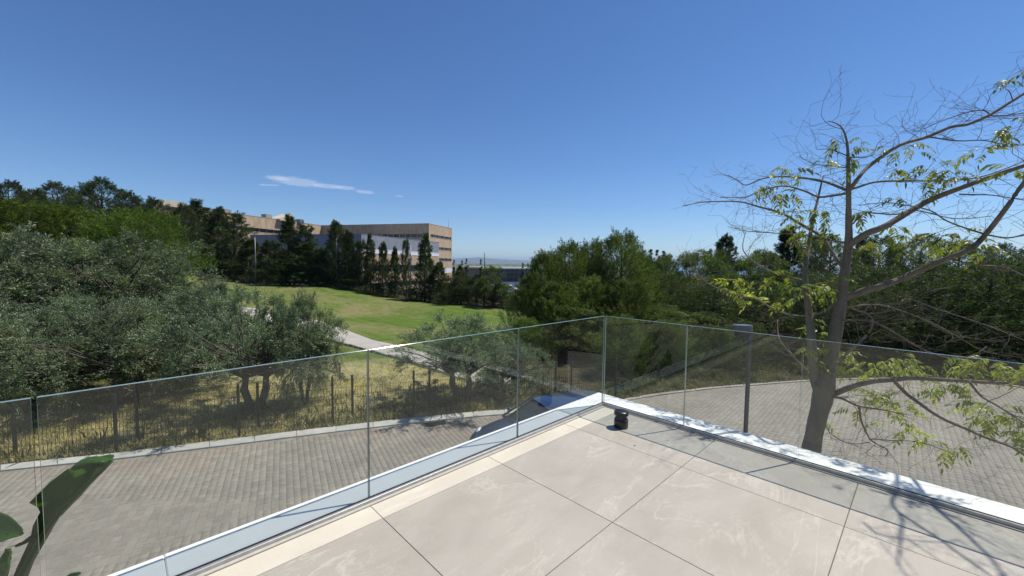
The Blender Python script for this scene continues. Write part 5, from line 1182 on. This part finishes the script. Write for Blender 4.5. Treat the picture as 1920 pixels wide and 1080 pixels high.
gr_ = t.n('TexGradient', gradient_type='SPHERICAL'); t.l(tc, gr_.inputs[0])
al = t.math('MULTIPLY', t.math('SUBTRACT', t.math('ADD', nz, t.math('MULTIPLY', gr_.outputs[1], .75)), .74), 1.5); al = t.math('MINIMUM', t.math('MAXIMUM', al, 0), .27)
df = t.n('BsdfDiffuse'); df.inputs[0].default_value = (.95, .95, .95, 1); tl_ = t.n('BsdfTranslucent'); tl_.inputs[0].default_value = (.95, .95, .95, 1); a_ = t.n('MixShader'); a_.inputs[0].default_value = .6; t.l(df.outputs[0], a_.inputs[1]); t.l(tl_.outputs[0], a_.inputs[2])
tp = t.n('BsdfTransparent'); mx = t.n('MixShader'); t.l(al, mx.inputs[0]); t.l(tp.outputs[0], mx.inputs[1]); t.l(a_.outputs[0], mx.inputs[2]); t.l(mx.outputs[0], t.o.inputs[0]); M_CLOUD = t.m
for px, py, wpx, dep, ang in ((556, 341, 62, 560, .1), (612, 349, 40, 300, -.2), (646, 352, 30, 260, .2), (684, 360, 26, 240, 0), (520, 334, 30, 260, .1), (505, 347, 34, 120, 0), (749, 368, 12, 90, 0)):
    d = 5200; p = atd(px, py, d); w_ = wpx/FPX*d
    n = 16; v = []; f = []
    for i in range(n+1):
        for j in range(n+1): a, b = i/n*2-1, j/n*2-1; v.append((a, b, .05*math.sin(a*5)*math.cos(b*4)))
    f = [(i*(n+1)+j, (i+1)*(n+1)+j, (i+1)*(n+1)+j+1, i*(n+1)+j+1) for i in range(n) for j in range(n)]
    o = tag(ob('cloud', mesh('cloud', v, f, M_CLOUD), loc=p), 'thin wispy white cloud streak low in the blue sky', 'cloud', kind='stuff'); o.scale = (w_, dep, 60); o.rotation_euler = (0, 0, YAW+ang)

# ================================================================ HAZE
t = NT('haze_air'); t.t.nodes.remove(t.p); v = t.n('VolumePrincipled'); v.inputs['Color'].default_value = (.55, .74, 1, 1); v.inputs['Density'].default_value = 6.5e-5; v.inputs['Anisotropy'].default_value = .2
t.l(v.outputs[0], t.o.inputs['Volume'])
tag(ob('haze', mesh('haze', *(lambda q: (q.v, q.f))(MB().box((-26000, -26000, -75), (26000, 26000, 420))), t.m)), kind='stuff')

for i, (px, py) in enumerate(((970, 811), (1190, 836))):
    p = onz(px, py, 0); o = ob('fallen_leaf', mesh('fallen_leaf', [(-.014, 0, .003), (0, -.006, .002), (.016, 0, .006), (0, .007, .005)], [(0, 1, 2), (0, 2, 3)], M_TWIG), loc=p, rz=i*1.3)
    tag(o, 'tiny brown dry leaf on the '+('cream border tile' if i == 0 else 'stone tile near the vent'), 'leaf')
